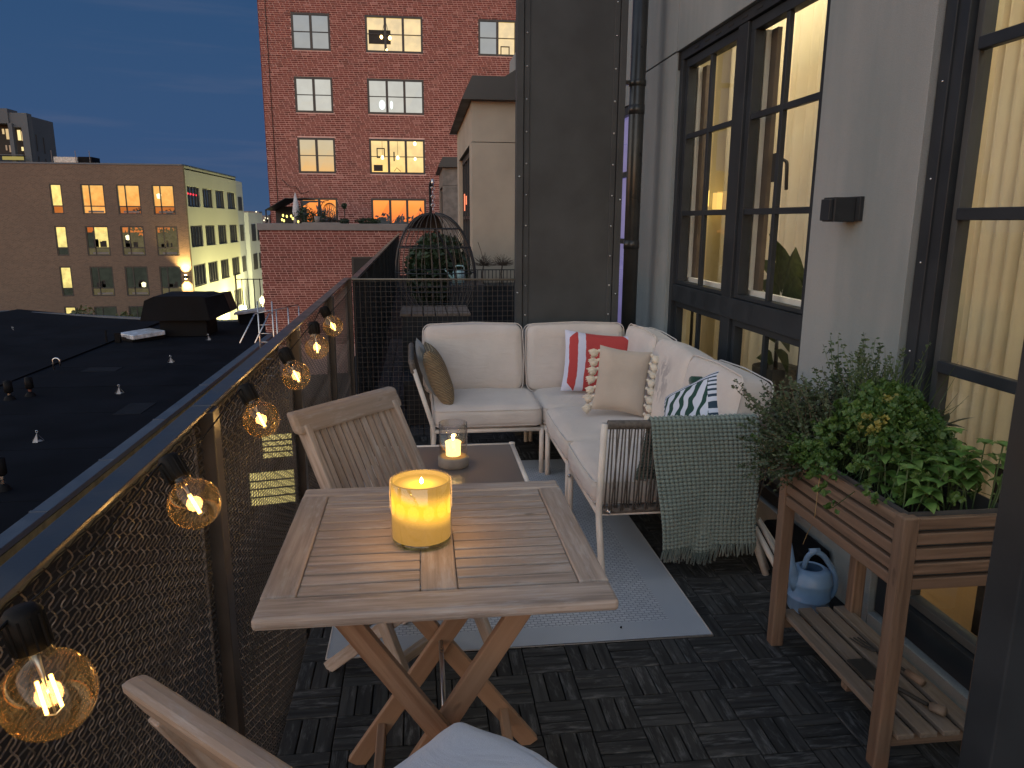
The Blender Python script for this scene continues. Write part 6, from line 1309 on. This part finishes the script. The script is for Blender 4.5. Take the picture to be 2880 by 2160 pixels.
m.build('stem', M['herbstem'], sg)
bs = herb('basil', 'bright green basil with large leaves at the near end of the planter', 'herb', (1.4, 1.72, .69)); ms_ = MB(); nl = 0
for k in range(30):
    bx = rr.uniform(1.24, 1.49); by = rr.uniform(1.665, 1.83); hz = rr.uniform(.765, .86)+(.05 if bx > 1.4 else 0); lean = Vector((rr.uniform(-.03, .04), rr.uniform(-.03, .03), 0)); top = Vector((bx, by, hz))+lean; ms_.tube([(bx, by, .69), top.lerp(Vector((bx, by, .69)), .4), top], .0022, 4)
    if bx+lean.x > 1.53: continue
    a0 = rr.random()*3.14
    for lev in range(2 if k % 3 else 3):
        c = top+Vector((0, 0, -.028*lev)); L_ = (.030, .044, .048)[lev]*rr.uniform(.85, 1.2)
        for s in (0, 1, 2, 3)[: (4 if lev == 0 else 3)]:
            if nl >= 260: break
            a = a0+lev*1.57+s*1.571+rr.uniform(-.2, .2); m = MB(); leaf(m, c, c+Vector((math.cos(a)*L_, math.sin(a)*L_, L_*(.35 if lev == 0 else -.05))), L_*.78, .6, (0, 0, 1), 5); m.build('leaf', M['basil'], bs); nl += 1
ms_.build('stems', M['herbstem'], bs, kind='stuff')

# ---- blue watering can on the floor behind the planter
_k0 = len(bpy.data.objects)
wc = thing('blue_watering_can', 'light blue plastic watering can on the floor behind the planter', 'watering can', (1.475, 2.47, 0)); M['blue'] = flat('blue_plastic', (.15, .27, .46), .38, 0, .06, 6, .05); x, y = 1.478, 2.46
m = MB(); m.lathe([(0, .002), (.080, .002), (.084, .01), (.083, .05), (.087, .055), (.087, .062), (.084, .067), (.086, .118), (.090, .124), (.088, .135), (.083, .150), (.078, .172), (.055, .186), (.045, .186), (.045, .182), (.070, .168), (.078, .14), (.078, .02), (0, .01)], (x, y, .01), 40); m.build('body', M['blue'], wc)
m = MB(); m.tube(fillet([(x-.062, y-.01, .10), (x-.095, y-.02, .20), (x-.118, y-.02, .315)], .05), [.022]*2+[.018]*3+[.013]*2+[.009], 12) if len(fillet([(x-.062, y-.01, .10), (x-.095, y-.02, .20), (x-.118, y-.02, .315)], .05)) == 8 else m.tube([(x-.062, y-.01, .10), (x-.095, y-.02, .20), (x-.118, y-.02, .315)], [.024, .016, .009], 12)
m.build('spout', M['blue'], wc)
m = MB(); m.tube(fillet([(x-.035, y, .185), (x-.025, y-.01, .27), (x+.02, y-.02, .275), (x+.098, y-.03, .17), (x+.096, y-.03, .07), (x+.07, y-.02, .055)], .045, 6), .0115, 10); m.build('handle', M['blue'], wc)
wc.scale = (.9, .9, .92); wc.location.x -= .025
# white folded parasol foot / bag behind the blanket
t = thing('folded_white_chair', 'cream folded garden chair frame standing behind the blanket', 'folded chair', (1.50, 2.80, 0))
m = MB(); m.tube([(1.47, 2.70, .01), (1.40, 2.84, .18)], .013, 8); m.tube([(1.505, 2.72, .01), (1.43, 2.87, .20)], .011, 8); m.build('frame', CR, t)
m = MB(); m.add([(1.50, 2.69, .01), (1.53, 2.74, .02), (1.50, 2.80, .10), (1.44, 2.88, .21), (1.43, 2.86, .20)], [(0, 1, 2, 3, 4)]); m.build('seat_cloth', M['tassel'], t, solid=.004)
m = MB(); m.box(1.50, 1.63, 2.62, 2.98, .0, .16); tag(m.build('dark_bag', M['hood'], None, .02), 'black storage bag on the floor against the wall behind the blanket', 'bag')
m = MB(); m.lathe([(0, 0), (.14, 0), (.12, .05), (.06, .11), (0, .13)], (-.12, 4.42, -.002), 18, Matrix.Diagonal((1, .8, 1, 1))); tag(m.build('dark_cover', M['hood']), 'crumpled black cover on the floor left of the sofa', 'cover')
m = MB(); m.lathe([(0, 0), (.004, 0), (.003, .006), (0, .008)], (.70, 2.40, .009), 6); tag(m.build('crumb', M['hood']), 'tiny black crumb lying on the pale rug', 'crumb')
